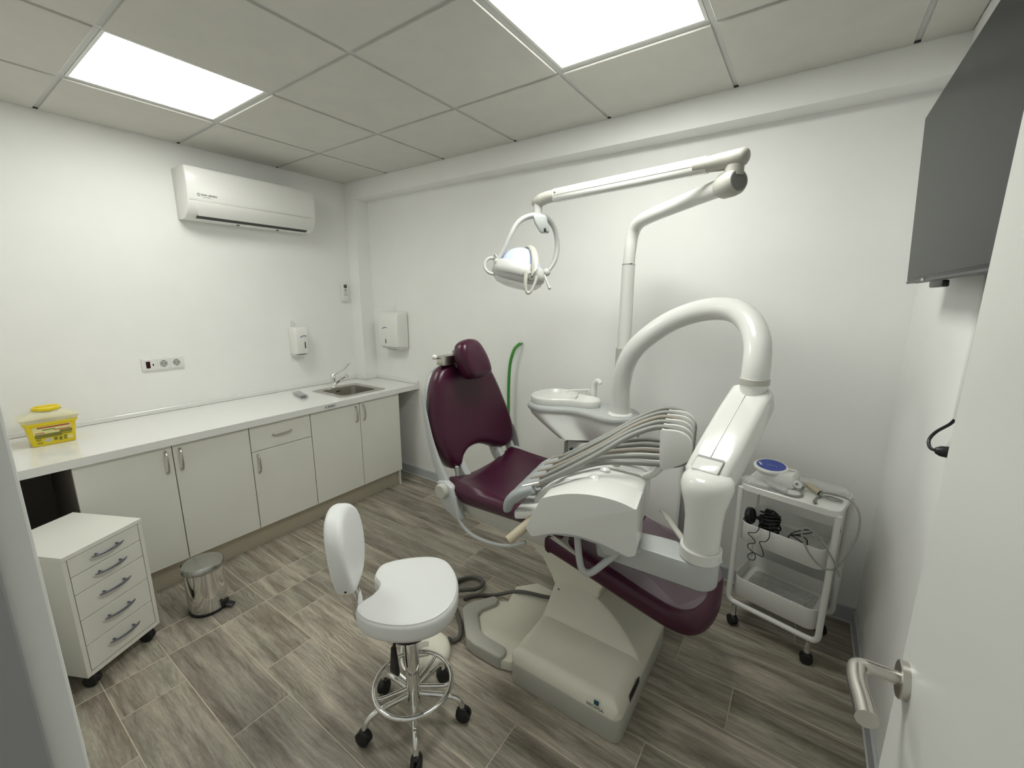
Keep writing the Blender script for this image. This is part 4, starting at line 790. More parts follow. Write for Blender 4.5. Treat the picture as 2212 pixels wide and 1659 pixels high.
for k in range(5):
    v = 0.075 + 0.075 * k
    # a grey holder lip with the end of a handpiece in it
    MB().tube([trf(-0.470, v, 0.022), trf(-0.462, v, 0.055), trf(-0.435, v, 0.088), trf(-0.40, v, 0.112), trf(-0.365, v, 0.128)], [0.020, 0.028, 0.031, 0.029, 0.020], 14, 4, flat=(1.05, 0.72)).build('handpiece_holder', M_HOLDER, da, smooth=60)
    MB().tube([trf(-0.405, v, 0.128), trf(-0.375, v + 0.003, 0.140), trf(-0.345, v + 0.006, 0.152)], [0.010, 0.0085, 0.0075], 10, 2).build('handpiece_end', M_STEEL if k == 0 else M_HOSEB, da)
    c_ = 0.290 + 0.072 * k
    hm = M_HOSEB if k in (2,) else M_HOSE
    w_ = 0.004 * (k % 2)
    MB().tube([trf(-0.345, v + 0.006, 0.152), trf(-0.27, v + 0.03, 0.195 + w_), trf(-0.17, v + (c_ - v) * 0.45, 0.252 + w_), trf(-0.07, v + (c_ - v) * 0.8, 0.315), trf(0.02, c_, 0.350), trf(0.085, c_ + 0.002, 0.345), trf(0.134, c_ + 0.003, 0.305), trf(0.138, c_ + 0.003, 0.255), trf(0.10, c_, 0.222), trf(0.03, c_ - 0.003, 0.213), trf(-0.07, c_ - 0.015, 0.206), trf(-0.18, c_ - 0.05 - 0.01 * k, 0.196), trf(-0.29, v + 0.055, 0.172), trf(-0.345, v + 0.03, 0.135)], 0.0098, 10, 5).build('instrument_hose', hm, da, smooth=60)
    gp_ = [(p.x, p.y) for p in cat([(0.040, 0.222, 0), (0.036, 0.340, 0), (0.050, 0.352, 0), (0.105, 0.350, 0), (0.137, 0.325, 0), (0.143, 0.282, 0), (0.128, 0.244, 0), (0.080, 0.214, 0), (0.056, 0.204, 0)], 3, True)]
    MB().prism(gp_, c_ - 0.026 - (0.0), c_ - 0.012, tvw).build('hose_guide', M_ABSM, da, bevel=0.003)
MB().tube([trf(0.07, 0.266, 0.262), trf(0.07, 0.60, 0.262)], 0.020, 14).build('guide_axle', M_ABSM, da)
MB().tube([trf(-0.015, 0.30, 0.150), trf(0.02, 0.30, 0.170), trf(0.055, 0.295, 0.215)], [0.014, 0.013, 0.012], 10, 3).build('guide_arm', M_UNIT, da)
MB().tube([(2.568, -1.228, 0.733), (2.600, -1.165, 0.772), (2.622, -1.10, 0.80)], 0.0175, 20).build('side_grip', M_BEIGE, da)
MB().lathe((2.618, -1.108, 0.797), [(0.0, 0.0), (0.021, 0.0), (0.021, 0.014), (0.0, 0.014)], 20, (0.35, 0.8, 0.35)).build('grip_socket', M_GREYPL, da)
MB().tube([(2.772, -1.10, 0.785), (2.778, -1.102, 0.72), (2.790, -1.102, 0.655), (2.803, -1.10, 0.634), (2.826, -1.094, 0.634), (2.862, -1.08, 0.672), (2.905, -1.06, 0.722)], 0.0125, 12, 4).build('handle_bar', M_GREYBLUE, da)
MB().prism([(-0.175, 0.018), (-0.115, -0.035), (-0.10, -0.062), (-0.02, -0.045), (0.02, -0.02), (-0.02, 0.006), (-0.10, 0.015)], 0.07, 0.12, tvw).build('tray_bracket', M_GREYBLUE, da, bevel=0.004)
MB().tube([(2.985, -0.84, 0.81), (3.045, -0.90, 0.79), (3.12, -0.985, 0.775)], 0.011, 10, flat=(1.0, 0.6)).build('brake_rod', M_GREYPL, da)

# ================================================================== OPERATING LAMP ON ITS POLE
la = thing('operating_lamp', 'white dental operating lamp on a jointed pole arm above the chair', 'lamp', (2.577, -0.205, 0.99))
MB().cyl((2.577, -0.205, 0.992), (2.579, -0.205, 1.738), 0.034, 0.032, 28).build('pole', M_UNIT, la)
MB().tube([(2.576, -0.205, 1.10), (2.577, -0.205, 1.318)], [0.040, 0.0385], 28).build('pole_sleeve', M_GREYPL, la)
MB().lathe((2.579, -0.205, 1.736), [(0.0, 0), (0.0335, 0), (0.0335, 0.004), (0.029, 0.006), (0.0, 0.006)], 28).build('pole_joint', M_CHROME, la)
MB().tube([(2.579, -0.205, 1.74), (2.583, -0.206, 1.80), (2.592, -0.212, 1.872), (2.620, -0.232, 1.918), (2.690, -0.288, 1.938), (2.85, -0.42, 1.951), (3.03, -0.568, 1.962)], [0.029, 0.029, 0.030, 0.031, 0.031, 0.031, 0.032], 20, 6).build('lower_arm', M_UNIT, la, smooth=60)
ad = Vector((0.18, -0.148, 0.011)).normalized(); J = Vector((3.075, -0.605, 1.965))
MB().lathe(J - ad * 0.055, [(0.0, 0.0), (0.035, 0.0), (0.043, 0.018), (0.045, 0.055), (0.043, 0.075), (0.036, 0.086), (0.0, 0.087)], 28, tuple(ad)).build('elbow_lower', M_GREYPL, la, smooth=50)
MB().lathe(J + ad * 0.030, [(0.0, 0.002), (0.031, 0.002), (0.033, 0.0), (0.0, 0.0)], 28, tuple(ad)).build('elbow_cap', M_GREYDK, la)
MB().cyl((3.078, -0.608, 1.985), (3.078, -0.608, 2.020), 0.031, 0.031, 24).build('elbow_pivot', M_GREYPL, la)
E0, E1 = Vector((3.078, -0.608, 2.040)), Vector((2.225, -0.500, 2.032))
ed = (E1 - E0).normalized()
MB().tube([E0 - ed * 0.042 + Vector((0, 0, .004)), E0 - ed * 0.03 + Vector((0, 0, .004)), E0, E0 + ed * 0.05, E0 + ed * 0.10, E0 + ed * 0.135], [0.018, 0.032, 0.036, 0.034, 0.030, 0.029], 18, 4, flat=(1.05, 0.85)).build('elbow_upper', M_GREYPL, la, smooth=60)
def armsec(t, hw, hh): 
    c_ = E0 + (E1 - E0) * t; sd2 = ed.cross(Vector((0, 0, 1))).normalized(); u2 = sd2.cross(ed)
    return [c_ + sd2 * x + u2 * y for x, y in rrect(-hw, -hh, hw, hh, 0.016, 4)]
MB().loft([armsec(0.10, .020, .020), armsec(0.105, .0235, .0285), armsec(0.5, .0235, .0285), armsec(0.885, .0235, .0285), armsec(0.89, .020, .020)]).build('upper_arm', M_UNIT, la, smooth=50)
sd2 = ed.cross(Vector((0, 0, 1))).normalized()
for t in (0.125, 0.868): MB().lathe(E0 + (E1 - E0) * t - sd2 * 0.0242 + Vector((0, 0, .008)), [(0, 0.001), (0.003, 0.001), (0.003, 0), (0, 0)], 10, tuple(-sd2)).build('arm_screw', M_BLACK, la)
for sgn in (-1,):
    MB().tube([E0 + (E1 - E0) * 0.12 + sd2 * 0.0236 * sgn + Vector((0, 0, -.002)), E0 + (E1 - E0) * 0.875 + sd2 * 0.0236 * sgn + Vector((0, 0, -.002))], 0.0015, 6).build('arm_groove', M_GREYPL, la)
MB().tube([E1 - ed * 0.105, E1 - ed * 0.06, E1 - ed * 0.02 + Vector((0, 0, -.006)), E1 + ed * 0.012 + Vector((0, 0, -.014)), E1 + ed * 0.030 + Vector((0, 0, -.022))], [0.029, 0.030, 0.031, 0.024, 0.010], 18, 4, flat=(0.95, 0.9)).build('arm_end_joint', M_GREYPL, la, smooth=60)
NK = E1 + ed * 0.0
MB().cyl(NK + Vector((0, 0, -.020)), NK + Vector((0, 0, -.075)), 0.021, 0.021, 20).build('neck', M_LAMP, la)
# head frame: a = across, b = away from the doorway, c = up
ha, hb = Vector((0.82, 0.57, 0)), Vector((-0.57, 0.82, 0)); HC = NK + Vector((0, 0, -0.315)) - ha * 0.085
PXM = 0.00222
def hf(a, b, c): return tuple(HC + ha * a + hb * b + Vector((0, 0, c)))
def hp_(px, py, b=0.0): return hf((px - 1108) * PXM, b, (566 - py) * PXM)
# yoke
yk = [hp_(1060, 552, -.03), hp_(1073, 530, -.03), hp_(1087, 500, -.03), hp_(1103, 474, -.02), hp_(1125, 460, -.005), hp_(1150, 458, 0), hp_(1172, 466, .02), hp_(1187, 488, .04), hp_(1192, 520, .045), hp_(1186, 550, .03), hp_(1172, 572, .01)]
MB().tube(yk, [0.013, 0.0145, 0.0155, 0.0165, 0.018, 0.0185, 0.017, 0.0165, 0.0165, 0.016, 0.013], 14, 5, flat=(0.75, 1.25), up=tuple(hb)).build('yoke', M_LAMP, la, smooth=60)
# control box under the neck
MB().loft([[Vector(hf((1150 - 1108) * PXM + x * k + sh, y * k - 0.01, z)) for x, y in rrect(-0.032, -0.022, 0.032, 0.022, 0.006, 3)] for k, z, sh in ((0.55, 0.160, 0.026), (0.75, 0.168, 0.024), (0.95, 0.205, 0.008), (1.0, 0.232, 0.0), (0.9, 0.240, 0.0))]).build('control_box', M_GREYBLUE, la, bevel=0.002)
MB().lathe(hf(0.118, -0.028, 0.172), [(0.0, -0.002), (0.009, -0.002), (0.009, 0.004), (0.0, 0.004)], 16, (-hb.x * -1, -hb.y, 0)).build('switch', M_BLACK, la)
MB().cyl(hf(0.120, -0.030, 0.170), hf(0.128, -0.045, 0.160), 0.002, n=8).build('switch_lever', M_BLACK, la)
# head: tilt the shell a little towards the chair back
tilt = Matrix.Rotation(math.radians(13), 4, hb) @ Matrix.Rotation(math.radians(-6), 4, ha)
def hs(a, b, c): v = tilt @ (ha * a + hb * b + Vector((0, 0, c))); return HC + v + Vector((0, 0, -0.004))
def hring(ra, rb, c, n=40, sq=2.2):
    R = []
    for k in range(n):
        t = 2 * PI * k / n; x, y = math.cos(t), math.sin(t)
        R.append(hs(ra * math.copysign(abs(x) ** (2 / sq), x), rb * math.copysign(abs(y) ** (2 / sq), y), c))
    return R
MB().loft([hring(.106 * math.cos(a), .085 * math.cos(a), -.012 + .112 * math.sin(a), sq=2.0) for a in [PI / 2 * k / 10 for k in range(10)]] + [hring(.004, .003, .1, sq=2)]).build('reflector', M_MIRROR, la, smooth=80)
MB().loft([hring(.100, .080, .004), hring(.110, .090, .018), hring(.120, .098, .010), hring(.130, .106, -.016), hring(.132, .108, -.042), hring(.122, .099, -.050), hring(.110, .088, -.044)], False, False).build('housing_rim', M_LAMP, la, smooth=60)
MB().loft([hring(.126, .102, -.046), hring(.122, .098, -.062), hring(.100, .080, -.082), hring(.06, .048, -.093), hring(.01, .008, -.096)], False, True).build('clear_shield', M_SHIELD, la, smooth=80)
MB().loft([hring(.118, .095, -.047), hring(.09, .07, -.040), hring(.02, .016, -.036)]).build('added_pale_disc', M_LAMP, la, smooth=60)  # pale disc added so the open housing does not look dark inside
rib = [hs(.062, -.112, -.040), hs(.066, -.112, -.005), hs(.060, -.092, .045), hs(.042, -.050, .092), hs(.020, .0, .112), hs(.000, .055, .092), hs(-.01, .095, .04), hs(-.01, .11, -.01)]
MB().tube(rib, [0.016, 0.017, 0.017, 0.016, 0.015, 0.014, 0.013, 0.012], 12, 5, flat=(1.0, 0.45), up=(0, 0, 1)).build('head_rib', M_GREYPL, la, smooth=60)
vc = hs(.058, -.114, -.042); vdir = (tilt @ (hb * -1 + ha * 0.15)).normalized()
MB().lathe(vc, [(0.0, 0.006), (0.017, 0.006), (0.021, 0.002), (0.021, -0.012), (0.0, -0.012)], 24, tuple(vdir)).build('vent_disc', M_GREYPL, la)
for r in (0.006, 0.011, 0.0155):
    c0 = vc + vdir * 0.0065; e1 = vdir.orthogonal().normalized(); e2 = vdir.cross(e1)
    MB().tube([c0 + e1 * (r * math.cos(2 * PI * k / 20)) + e2 * (r * math.sin(2 * PI * k / 20)) for k in range(20)], 0.0013, 6, closed=True).build('vent_ring', M_GREYDK, la)
MB().tube([hs(.035, -.112, -.030), hs(.038, -.122, -.070), hs(.050, -.126, -.110), hs(.062, -.127, -.122), hs(.074, -.126, -.110), hs(.083, -.120, -.070), hs(.084, -.112, -.034)], [0.012, 0.009, 0.007, 0.0065, 0.0065, 0.007, 0.009], 12, 5).build('front_handle', M_GREYPL, la, smooth=60)
MB().tube([hs(-.120, -.02, .012), hs(-.150, -.025, .012), hs(-.168, -.03, -.010), hs(-.166, -.035, -.038), hs(-.145, -.04, -.058), hs(-.116, -.04, -.062)], [0.0075, 0.0075, 0.007, 0.007, 0.0075, 0.0075], 12, 5).build('side_handle', M_LAMP, la, smooth=60)
MB().tube([hs(.124, -.03, -.008), hs(.142, -.04, -.038), hs(.158, -.045, -.060)], [0.006, 0.005, 0.006], 10, 3).build('side_lever', M_LAMP, la)
MB().sphere(tuple(hs(.161, -.046, -.064)), 0.0085).build('lever_knob', M_LAMP, la)
for px, py, b in ((1060, 555, -.03), (1168, 575, .01)): MB().sphere(hp_(px, py, b), 0.020, 16).build('pivot_cap', M_LAMP, la)
MB().tube([hs(-.108, -.03, .012), hs(-.122, -.035, .022), hs(-.132, -.035, .030)], [0.005, 0.004, 0.006], 8, 2).build('clip', M_CHROME, la)

# ================================================================== STOOL
SX, SY = 2.292, -1.452
stl = thing('dental_stool', 'white upholstered swivel stool with chrome five-star base and foot ring', 'stool', (SX, SY, 0))
seat = [(2.098, -1.418), (2.040, -1.396), (2.008, -1.335), (2.045, -1.262), (2.122, -1.190), (2.195, -1.172), (2.275, -1.205), (2.342, -1.265), (2.384, -1.340), (2.386, -1.412), (2.352, -1.476), (2.292, -1.524), (2.212, -1.553), (2.150, -1.550), (2.118, -1.522), (2.118, -1.466)]
# the seat pad sits over the column: shift the outline so that its middle is above it
seat = [(x + 0.026, y - 0.022) for x, y in seat]
cen = (2.262, -1.38)
seat2 = [(cen[0] + (x - cen[0]) * 1.06, cen[1] + (y - cen[1]) * 1.06) for x, y in seat]
cushion(seat2, lambda u, v, w: (u, v, 0.418 + w), 0.080, 0.020, 0.008, sm=5, center=cen, back_r=0.025).build('seat', M_WHITELEA, stl, smooth=60)
pip = inset([(p.x, p.y) for p in cat([(u, v, 0) for u, v in seat2], 5, True)], 0.0085)
MB().tube([(x, y, 0.4945) for x, y in pip], 0.0026, 6, closed=True).build('piping', M_WHITELEA, stl)
# backrest seen edge on
bd_ = Vector((-0.75, -0.66, 0)); bt = Vector((0.66, -0.75, 0))
BB = Vector((2.082, -1.588, 0.712))
def sbf(u, v, w): return tuple(BB + bt * u + Vector((0, 0, 1)) * v - bd_ * (w + 0.9 * u * u) - bd_ * (-0.16 * v) * 0.6)
sbo = [(0.0, -0.150), (0.050, -0.143), (0.092, -0.110), (0.120, -0.045), (0.126, 0.03), (0.110, 0.095), (0.066, 0.138), (0.0, 0.152), (-0.066, 0.138), (-0.110, 0.095), (-0.126, 0.03), (-0.120, -0.045), (-0.092, -0.110), (-0.050, -0.143)]
cushion(sbo, sbf, 0.062, 0.026, 0.008, sm=4, center=(0, 0)).build('backrest', M_WHITELEA, stl, smooth=60)
bpz = Vector((2.125, -1.555, 0))
MB().tube([tuple(BB + Vector((0.012, 0.012, -0.10))), (2.128, -1.552, 0.535), (2.130, -1.550, 0.470), (2.140, -1.540, 0.425), (2.175, -1.51, 0.408), (2.25, -1.46, 0.405), (2.285, -1.455, 0.405)], [0.013, 0.016, 0.018, 0.021, 0.019, 0.015, 0.014], 12, 5, flat=(1.15, 0.75), up=(0.66, -0.75, 0)).build('backrest_bar', M_CHROME, stl, smooth=60)
MB().cyl(sbf(0.088, -0.098, 0.034), sbf(0.1005, -0.101, 0.034), 0.004, n=10).build('button', M_BLACK, stl)
MB().lathe((SX, SY, 0), [(0.0, 0.385), (0.075, 0.395), (0.080, 0.405), (0.080, 0.418), (0.0, 0.418)], 24).build('seat_plate', M_BLACK, stl)
MB().lathe((SX, SY, 0), [(0.0, 0.30), (0.018, 0.30), (0.018, 0.392), (0.0, 0.392)], 20).build('gas_spring', M_BLACK, stl)
MB().lathe((SX, SY, 0), [(0.0, 0.085), (0.028, 0.085), (0.030, 0.10), (0.027, 0.112), (0.0255, 0.12), (0.0255, 0.345), (0.023, 0.35), (0.0, 0.35)], 28).build('column', M_CHROME, stl)
MB().tube([(SX, SY, 0.392), (SX - 0.045, SY - 0.04, 0.386), (SX - 0.072, SY - 0.063, 0.37)], 0.0045, 8, 3).build('lever_rod', M_BLACK, stl)
lvv = MB(); lc = Vector((SX - 0.03, SY - 0.055, 0.0))
lvv.loft([[lc + Vector((x * k, y * 0.6, z)) for x, y in rrect(-0.02, -0.012, 0.02, 0.012, 0.004, 3)] for k, z in ((0.35, 0.345), (0.6, 0.31), (1.0, 0.255), (1.05, 0.235))]).build('height_lever', M_BLACK, stl, bevel=0.003)
MB().tube([tuple(lc + Vector((0, 0, 0.34))), tuple(lc + Vector((0.005, 0.01, 0.385)))], 0.006, 8).build('lever_stem', M_BLACK, stl)
RR = 0.142; RZ = 0.165
MB().tube([(SX + RR * math.cos(2 * PI * k / 40), SY + RR * math.sin(2 * PI * k / 40), RZ) for k in range(40)], 0.0085, 12, closed=True).build('foot_ring', M_CHROME, stl)
for cx_, cy_ in ((2.205, -1.632), (2.446, -1.585), (2.434, -1.358), (2.265, -1.270), (2.112, -1.446)):
    a = math.atan2(cy_ - SY, cx_ - SX); d_ = Vector((math.cos(a), math.sin(a), 0)); R = 0.186
    o_ = Vector((SX, SY, 0))
    MB().tube([o_ + d_ * 0.018 + Vector((0, 0, .118)), o_ + d_ * 0.08 + Vector((0, 0, .114)), o_ + d_ * 0.135 + Vector((0, 0, .108)), o_ + d_ * 0.168 + Vector((0, 0, .090)), o_ + d_ * 0.182 + Vector((0, 0, .060))], 0.0105, 12, 5).build('leg', M_CHROME, stl, smooth=60)
    MB().tube([o_ + d_ * (RR - 0.004) + Vector((0, 0, RZ)), o_ + d_ * (RR - 0.03) + Vector((0, 0, RZ - 0.012)), o_ + d_ * 0.022 + Vector((0, 0, .150))], 0.0075, 10, 3).build('ring_spoke', M_CHROME, stl, smooth=60)
    caster(stl, o_ + d_ * R, a + 1.9 + cx_ * 3, 0.027, M_RUBBER, 0.065)

# ================================================================== FOOT CONTROL WITH CABLE
FC = Vector((2.125, -1.205, 0)); fr = frame2((FC.x, FC.y), math.radians(-42), 0.0)
fp = thing('foot_control', 'cream foot control pedal with chrome guard behind the stool', 'foot pedal', tuple(FC))
po = [(p.x, p.y) for p in cat([(-0.10, -0.05, 0), (-0.07, -0.085, 0), (0.0, -0.095, 0), (0.07, -0.085, 0), (0.10, -0.05, 0), (0.095, 0.03, 0), (0.06, 0.075, 0), (0.0, 0.09, 0), (-0.06, 0.075, 0), (-0.095, 0.03, 0)], 4, True)]
MB().loft([[Vector(fr(u, v, z)) for u, v in P] for P, z in ((inset(po, 0.004), 0.004), (po, 0.010), (inset(po, 0.003), 0.030), (inset(po, 0.012), 0.042), (inset(po, 0.03), 0.050), (scl(po, 0.3, (0, 0)), 0.056))]).build('body', M_CREAM, fp, smooth=60)
for k in (-1, 0, 1):
    P = [Vector(fr(0.045 * k + x, -0.045 + y, 0.0)) for x, y in rrect(-0.017, -0.035, 0.017, 0.040, 0.008, 3)]
    MB().loft([[p + Vector((0, 0, 0.040)) for p in P], [p + Vector((0, 0, 0.057)) for p in P]]).build('pedal_key', M_GREYPL, fp, bevel=0.003)
MB().tube([fr(-0.10, -0.06, 0.018), fr(-0.09, -0.105, 0.024), fr(-0.04, -0.125, 0.028), fr(0.04, -0.125, 0.028), fr(0.09, -0.105, 0.024), fr(0.10, -0.06, 0.018)], 0.007, 10, 5).build('guard_bar', M_CHROME, fp)
MB().box((-0.05, -0.112, 0.006), (0.05, -0.090, 0.020), fr).build('toe_plate', M_BLACK, fp, bevel=0.003)
cb = tag(MB().tube([(2.150, -1.118, 0.030), (2.168, -1.100, 0.013), (2.172, -1.060, 0.013), (2.120, -1.00, 0.013), (2.02, -0.93, 0.014), (1.94, -0.86, 0.014), (1.90, -0.78, 0.014), (1.945, -0.70, 0.014), (2.02, -0.70, 0.018), (2.045, -0.77, 0.028), (1.985, -0.84, 0.034), (1.93, -0.90, 0.034), (1.90, -0.955, 0.030)], 0.0105, 10, 6).build('pedal_cable', M_CABLE, smooth=60), 'thick dark grey cable looping on the floor beside the chair base', 'cable')
cb2 = tag(MB().tube([(2.02, -0.86, 0.012), (2.06, -0.80, 0.012), (2.14, -0.745, 0.013), (2.26, -0.70, 0.060), (2.40, -0.66, 0.066), (2.50, -0.62, 0.064)], 0.0095, 10, 6).build('supply_cable', M_CABLE, smooth=60), 'dark grey cable running onto the chair base floor plate', 'cable')

# ================================================================== TROLLEY
TC = (3.389, -0.136); fr = frame2(TC, math.radians(-13), 0.0)
ct = thing('utility_trolley', 'white three-tier metal trolley on casters in the far right corner', 'trolley', (TC[0], TC[1], 0))
hx, hy_ = 0.188, 0.136
for sx_ in (-1, 1):      # end frames: two uprights each
    for sy_ in (-1, 1):
        MB().tube([fr(sx_ * (hx - 0.004), sy_ * (hy_ - 0.012), 0.16), fr(sx_ * (hx - 0.004), sy_ * (hy_ - 0.012), 0.715)], 0.0125, 14).build('upright', M_ABSM, ct)
for sy_ in (-1, 1):      # bottom rails with bent corners
    y = sy_ * (hy_ - 0.012); e = hx - 0.004
    MB().tube([fr(-e, y, 0.20), fr(-e, y, 0.150), fr(-e + 0.012, y, 0.128), fr(-e + 0.04, y, 0.122), fr(0, y, 0.122), fr(e - 0.04, y, 0.122), fr(e - 0.012, y, 0.128), fr(e, y, 0.150), fr(e, y, 0.20)], 0.0125, 14, 4).build('bottom_rail', M_ABSM, ct, smooth=60)
    for sx_ in (-1, 1):
        x_, y_, _ = fr(sx_ * (e - 0.03), y, 0)
        w_ = caster(ct, (x_, y_, 0), 0.6 + sx_ * 0.5 + sy_, 0.024, M_RUBBER, 0.112)
        MB().cyl((x_, y_, 0.055), (x_, y_, 0.110), 0.013, 0.011, 14).build('caster_mount', M_CHROME, w_)
def basket(z0, z1, hx_, hyy):
    P = rrect(-hx_, -hyy, hx_, hyy, 0.045, 6)
    m_ = MB(); m_.loft([[Vector(fr(u, v, z)) for u, v in Q] for Q, z in ((inset(P, 0.003), z0), (P, z0 + 0.004), (P, z1), (inset(P, 0.002), z1 + 0.001), (inset(P, 0.0028), z1), (inset(P, 0.003), z0 + 0.004))], False, False)
    b_ = m_.build('basket', M_ABSM, ct, smooth=40)
    # solid border of the floor and a perforated field of crossed strips
    I = rrect(-hx_ + 0.035, -hyy + 0.03, hx_ - 0.035, hyy - 0.03, 0.02, 6); O = inset(P, 0.0025)
    bm_ = MB(); bm_.loft([[Vector(fr(u, v, z0 + dz)) for u, v in Q] for Q, dz in ((O, 0.030), (I, 0.030), (I, 0.033), (O, 0.033))] , False, False)
    bm_.build('floor_border', M_ABSM, b_, smooth=0)
    g = MB(); L_, B_ = hx_ - 0.034, hyy - 0.029; pitch = 0.0150; wd = 0.0020
    for sg in (-1, 1):
        k = -(L_ + B_) + 0.004
        while k < L_ + B_:
            # line u - sg*v = k clipped to the rectangle
            pts = []
            for v in (-B_, B_):
                u = k + sg * v
                if -L_ <= u <= L_: pts.append((u, v))
            for u in (-L_, L_):
                v = (u - k) * sg
                if -B_ < v < B_: pts.append((u, v))
            if len(pts) >= 2:
                (u0, v0), (u1, v1) = pts[0], pts[1]; d_ = math.hypot(u1 - u0, v1 - v0)
                if d_ > 0.004:
                    nx_, ny_ = -(v1 - v0) / d_ * wd, (u1 - u0) / d_ * wd; za, zb = z0 + 0.0305, z0 + 0.0320
                    g.add([fr(u0 + nx_, v0 + ny_, za), fr(u0 - nx_, v0 - ny_, za), fr(u1 - nx_, v1 - ny_, za), fr(u1 + nx_, v1 + ny_, za), fr(u0 + nx_, v0 + ny_, zb), fr(u0 - nx_, v0 - ny_, zb), fr(u1 - nx_, v1 - ny_, zb), fr(u1 + nx_, v1 + ny_, zb)], [(0, 3, 2, 1), (4, 5, 6, 7), (0, 1, 5, 4), (1, 2, 6, 5), (2, 3, 7, 6), (3, 0, 4, 7)])
            k += pitch
    gg = g.build('perforated_floor', M_ABSM, b_, smooth=0); gg['kind'] = 'stuff'
    return b_
basket(0.165, 0.262, hx - 0.016, hy_ - 0.004)
basket(0.455, 0.548, hx - 0.016, hy_ - 0.004)
TP = rrect(-hx - 0.002, -hy_ - 0.002, hx + 0.002, hy_ + 0.002, 0.04, 6)
MB().loft([[Vector(fr(u, v, z)) for u, v in Q] for Q, z in ((inset(TP, 0.004), 0.708), (TP, 0.709), (TP, 0.734), (inset(TP, 0.002), 0.736))], True, True).build('top_shelf', M_ABS, ct, smooth=40)
ZT = 0.7365
# scaler on the trolley
sl = thing('ultrasonic_scaler', 'white ultrasonic scaler with round blue control panel on the trolley', 'scaler', fr(-0.09, 0.0, ZT))
f2 = lambda u, v, w: fr(u * 0.94 - 0.100, v * 0.94 + 0.01, ZT + w)
MB().loft([[Vector(f2(u, v, w)) for u, v in Q] for Q, w in ((rrect(-0.055, -0.055, 0.105, 0.055, 0.012, 4), 0.001), (rrect(-0.060, -0.060, 0.110, 0.060, 0.014, 4), 0.008), (rrect(-0.058, -0.058, 0.102, 0.058, 0.02, 4), 0.050), (rrect(-0.052, -0.052, 0.094, 0.052, 0.02, 4), 0.060))]).build('body', M_ABS, sl, smooth=45)
dk = Vector(f2(-0.012, 0.0, 0.055)); dn = Vector((0.02, -0.10, 1)).normalized()
MB().lathe(dk, [(0.0, 0.0), (0.068, 0.0), (0.072, 0.006), (0.071, 0.012), (0.066, 0.016), (0.0, 0.016)], 36, tuple(dn)).build('control_dome', M_ABS, sl)
MB().lathe(dk + dn * 0.0155, [(0.0, 0.0), (0.060, 0.0), (0.060, 0.0012), (0.0, 0.0018)], 36, tuple(dn)).build('blue_panel', M_BLUE, sl)
for du, dv in ((-0.046, 0.014), (-0.047, -0.004), (-0.040, -0.022)):
    p = dk + dn * 0.0168 + Vector((du, dv + 0.008, 0)); MB().lathe(p, [(0, 0), (0.006, 0), (0.006, 0.0012), (0, 0.0016)], 14, tuple(dn)).build('button', M_ABS, sl)
strokes('logo_lettering', lambda u, v, w: tuple(dk + dn * (0.0170 + w) + Vector((-0.020 + u * 0.98, -0.004 + v * 0.98 - u * 0.23, 0.0))), [.005, .003, .004, .004, -.002, .003, .004, .004, .003, .004], 0.007, pm('pale_blue_print', (0.35, 0.42, 0.62), 0.5), sl, gap=0.0012)
MB().box((0.06, 0.018, 0.0602), (0.09, 0.024, 0.0612), f2).build('marking', M_INK, sl, smooth=0)
hd = MB().lathe(f2(0.118, -0.045, 0.028), [(0.0, -0.016), (0.015, -0.016), (0.018, 0.0), (0.015, 0.016), (0.0, 0.016)], 18, (0.2, -1, 0.3)).build('handpiece_cradle', M_ABS, sl)
MB().lathe(f2(0.118, -0.059, 0.034), [(0.0, -0.002), (0.006, -0.002), (0.006, 0.004), (0, 0.004)], 14, (0.2, -1, 0.3)).build('cradle_hole', M_GREYDK, hd)
hpz = thing('scaler_handpiece', 'cream scaler handpiece lying on the trolley top', 'handpiece', fr(0.07, 0.02, ZT))
MB().tube([fr(0.035, 0.006, ZT + 0.030), fr(0.06, -0.004, ZT + 0.022), fr(0.092, -0.018, ZT + 0.013)], [0.010, 0.013, 0.012], 14, 3).build('grip', M_BEIGE, hpz)
MB().lathe(fr(0.092, -0.018, ZT + 0.0125), [(0.0, -0.001), (0.011, -0.001), (0.0115, 0.008), (0.005, 0.010), (0.0, 0.010)], 14, (0.9, -0.42, -0.2)).build('end_ring', M_BLACK, hpz)
gb = tag(cushion([(-0.02, 0.03), (0.06, 0.02), (0.16, 0.03), (0.185, 0.07), (0.16, 0.115), (0.06, 0.12), (0.0, 0.11), (-0.03, 0.07)], lambda u, v, w: fr(u, v, ZT + 0.001 + w + 0.004 * math.sin(40 * u) * math.sin(55 * v)), 0.022, 0.010, 0.006, sm=4).build('plastic_pouch', M_BAG, smooth=60), 'crinkled clear plastic pouch along the rear edge of the trolley', 'plastic bag')
bgm = thing('tubing_bag', 'clear plastic bag with coiled tubing at the trolley front corner', 'plastic bag', fr(-0.14, -0.10, ZT))
cushion([(-0.19, -0.125), (-0.10, -0.135), (-0.02, -0.12), (-0.01, -0.085), (-0.06, -0.055), (-0.15, -0.05), (-0.19, -0.08)], lambda u, v, w: fr(u, v, ZT + 0.001 + w + 0.003 * math.sin(70 * u) * math.cos(60 * v)), 0.022, 0.009, 0.004, sm=4).build('bag', M_BAG, bgm, smooth=60)
coil = MB()
for k in range(3): coil.tube([fr(-0.105 + (0.050 - 0.008 * k) * math.cos(2 * PI * j / 24), -0.092 + (0.027 - 0.004 * k) * math.sin(2 * PI * j / 24), ZT + 0.006 + 0.005 * k) for j in range(24)], 0.0030, 8, closed=True)
coil.build('coiled_tube', M_CLEAR, bgm, smooth=60)
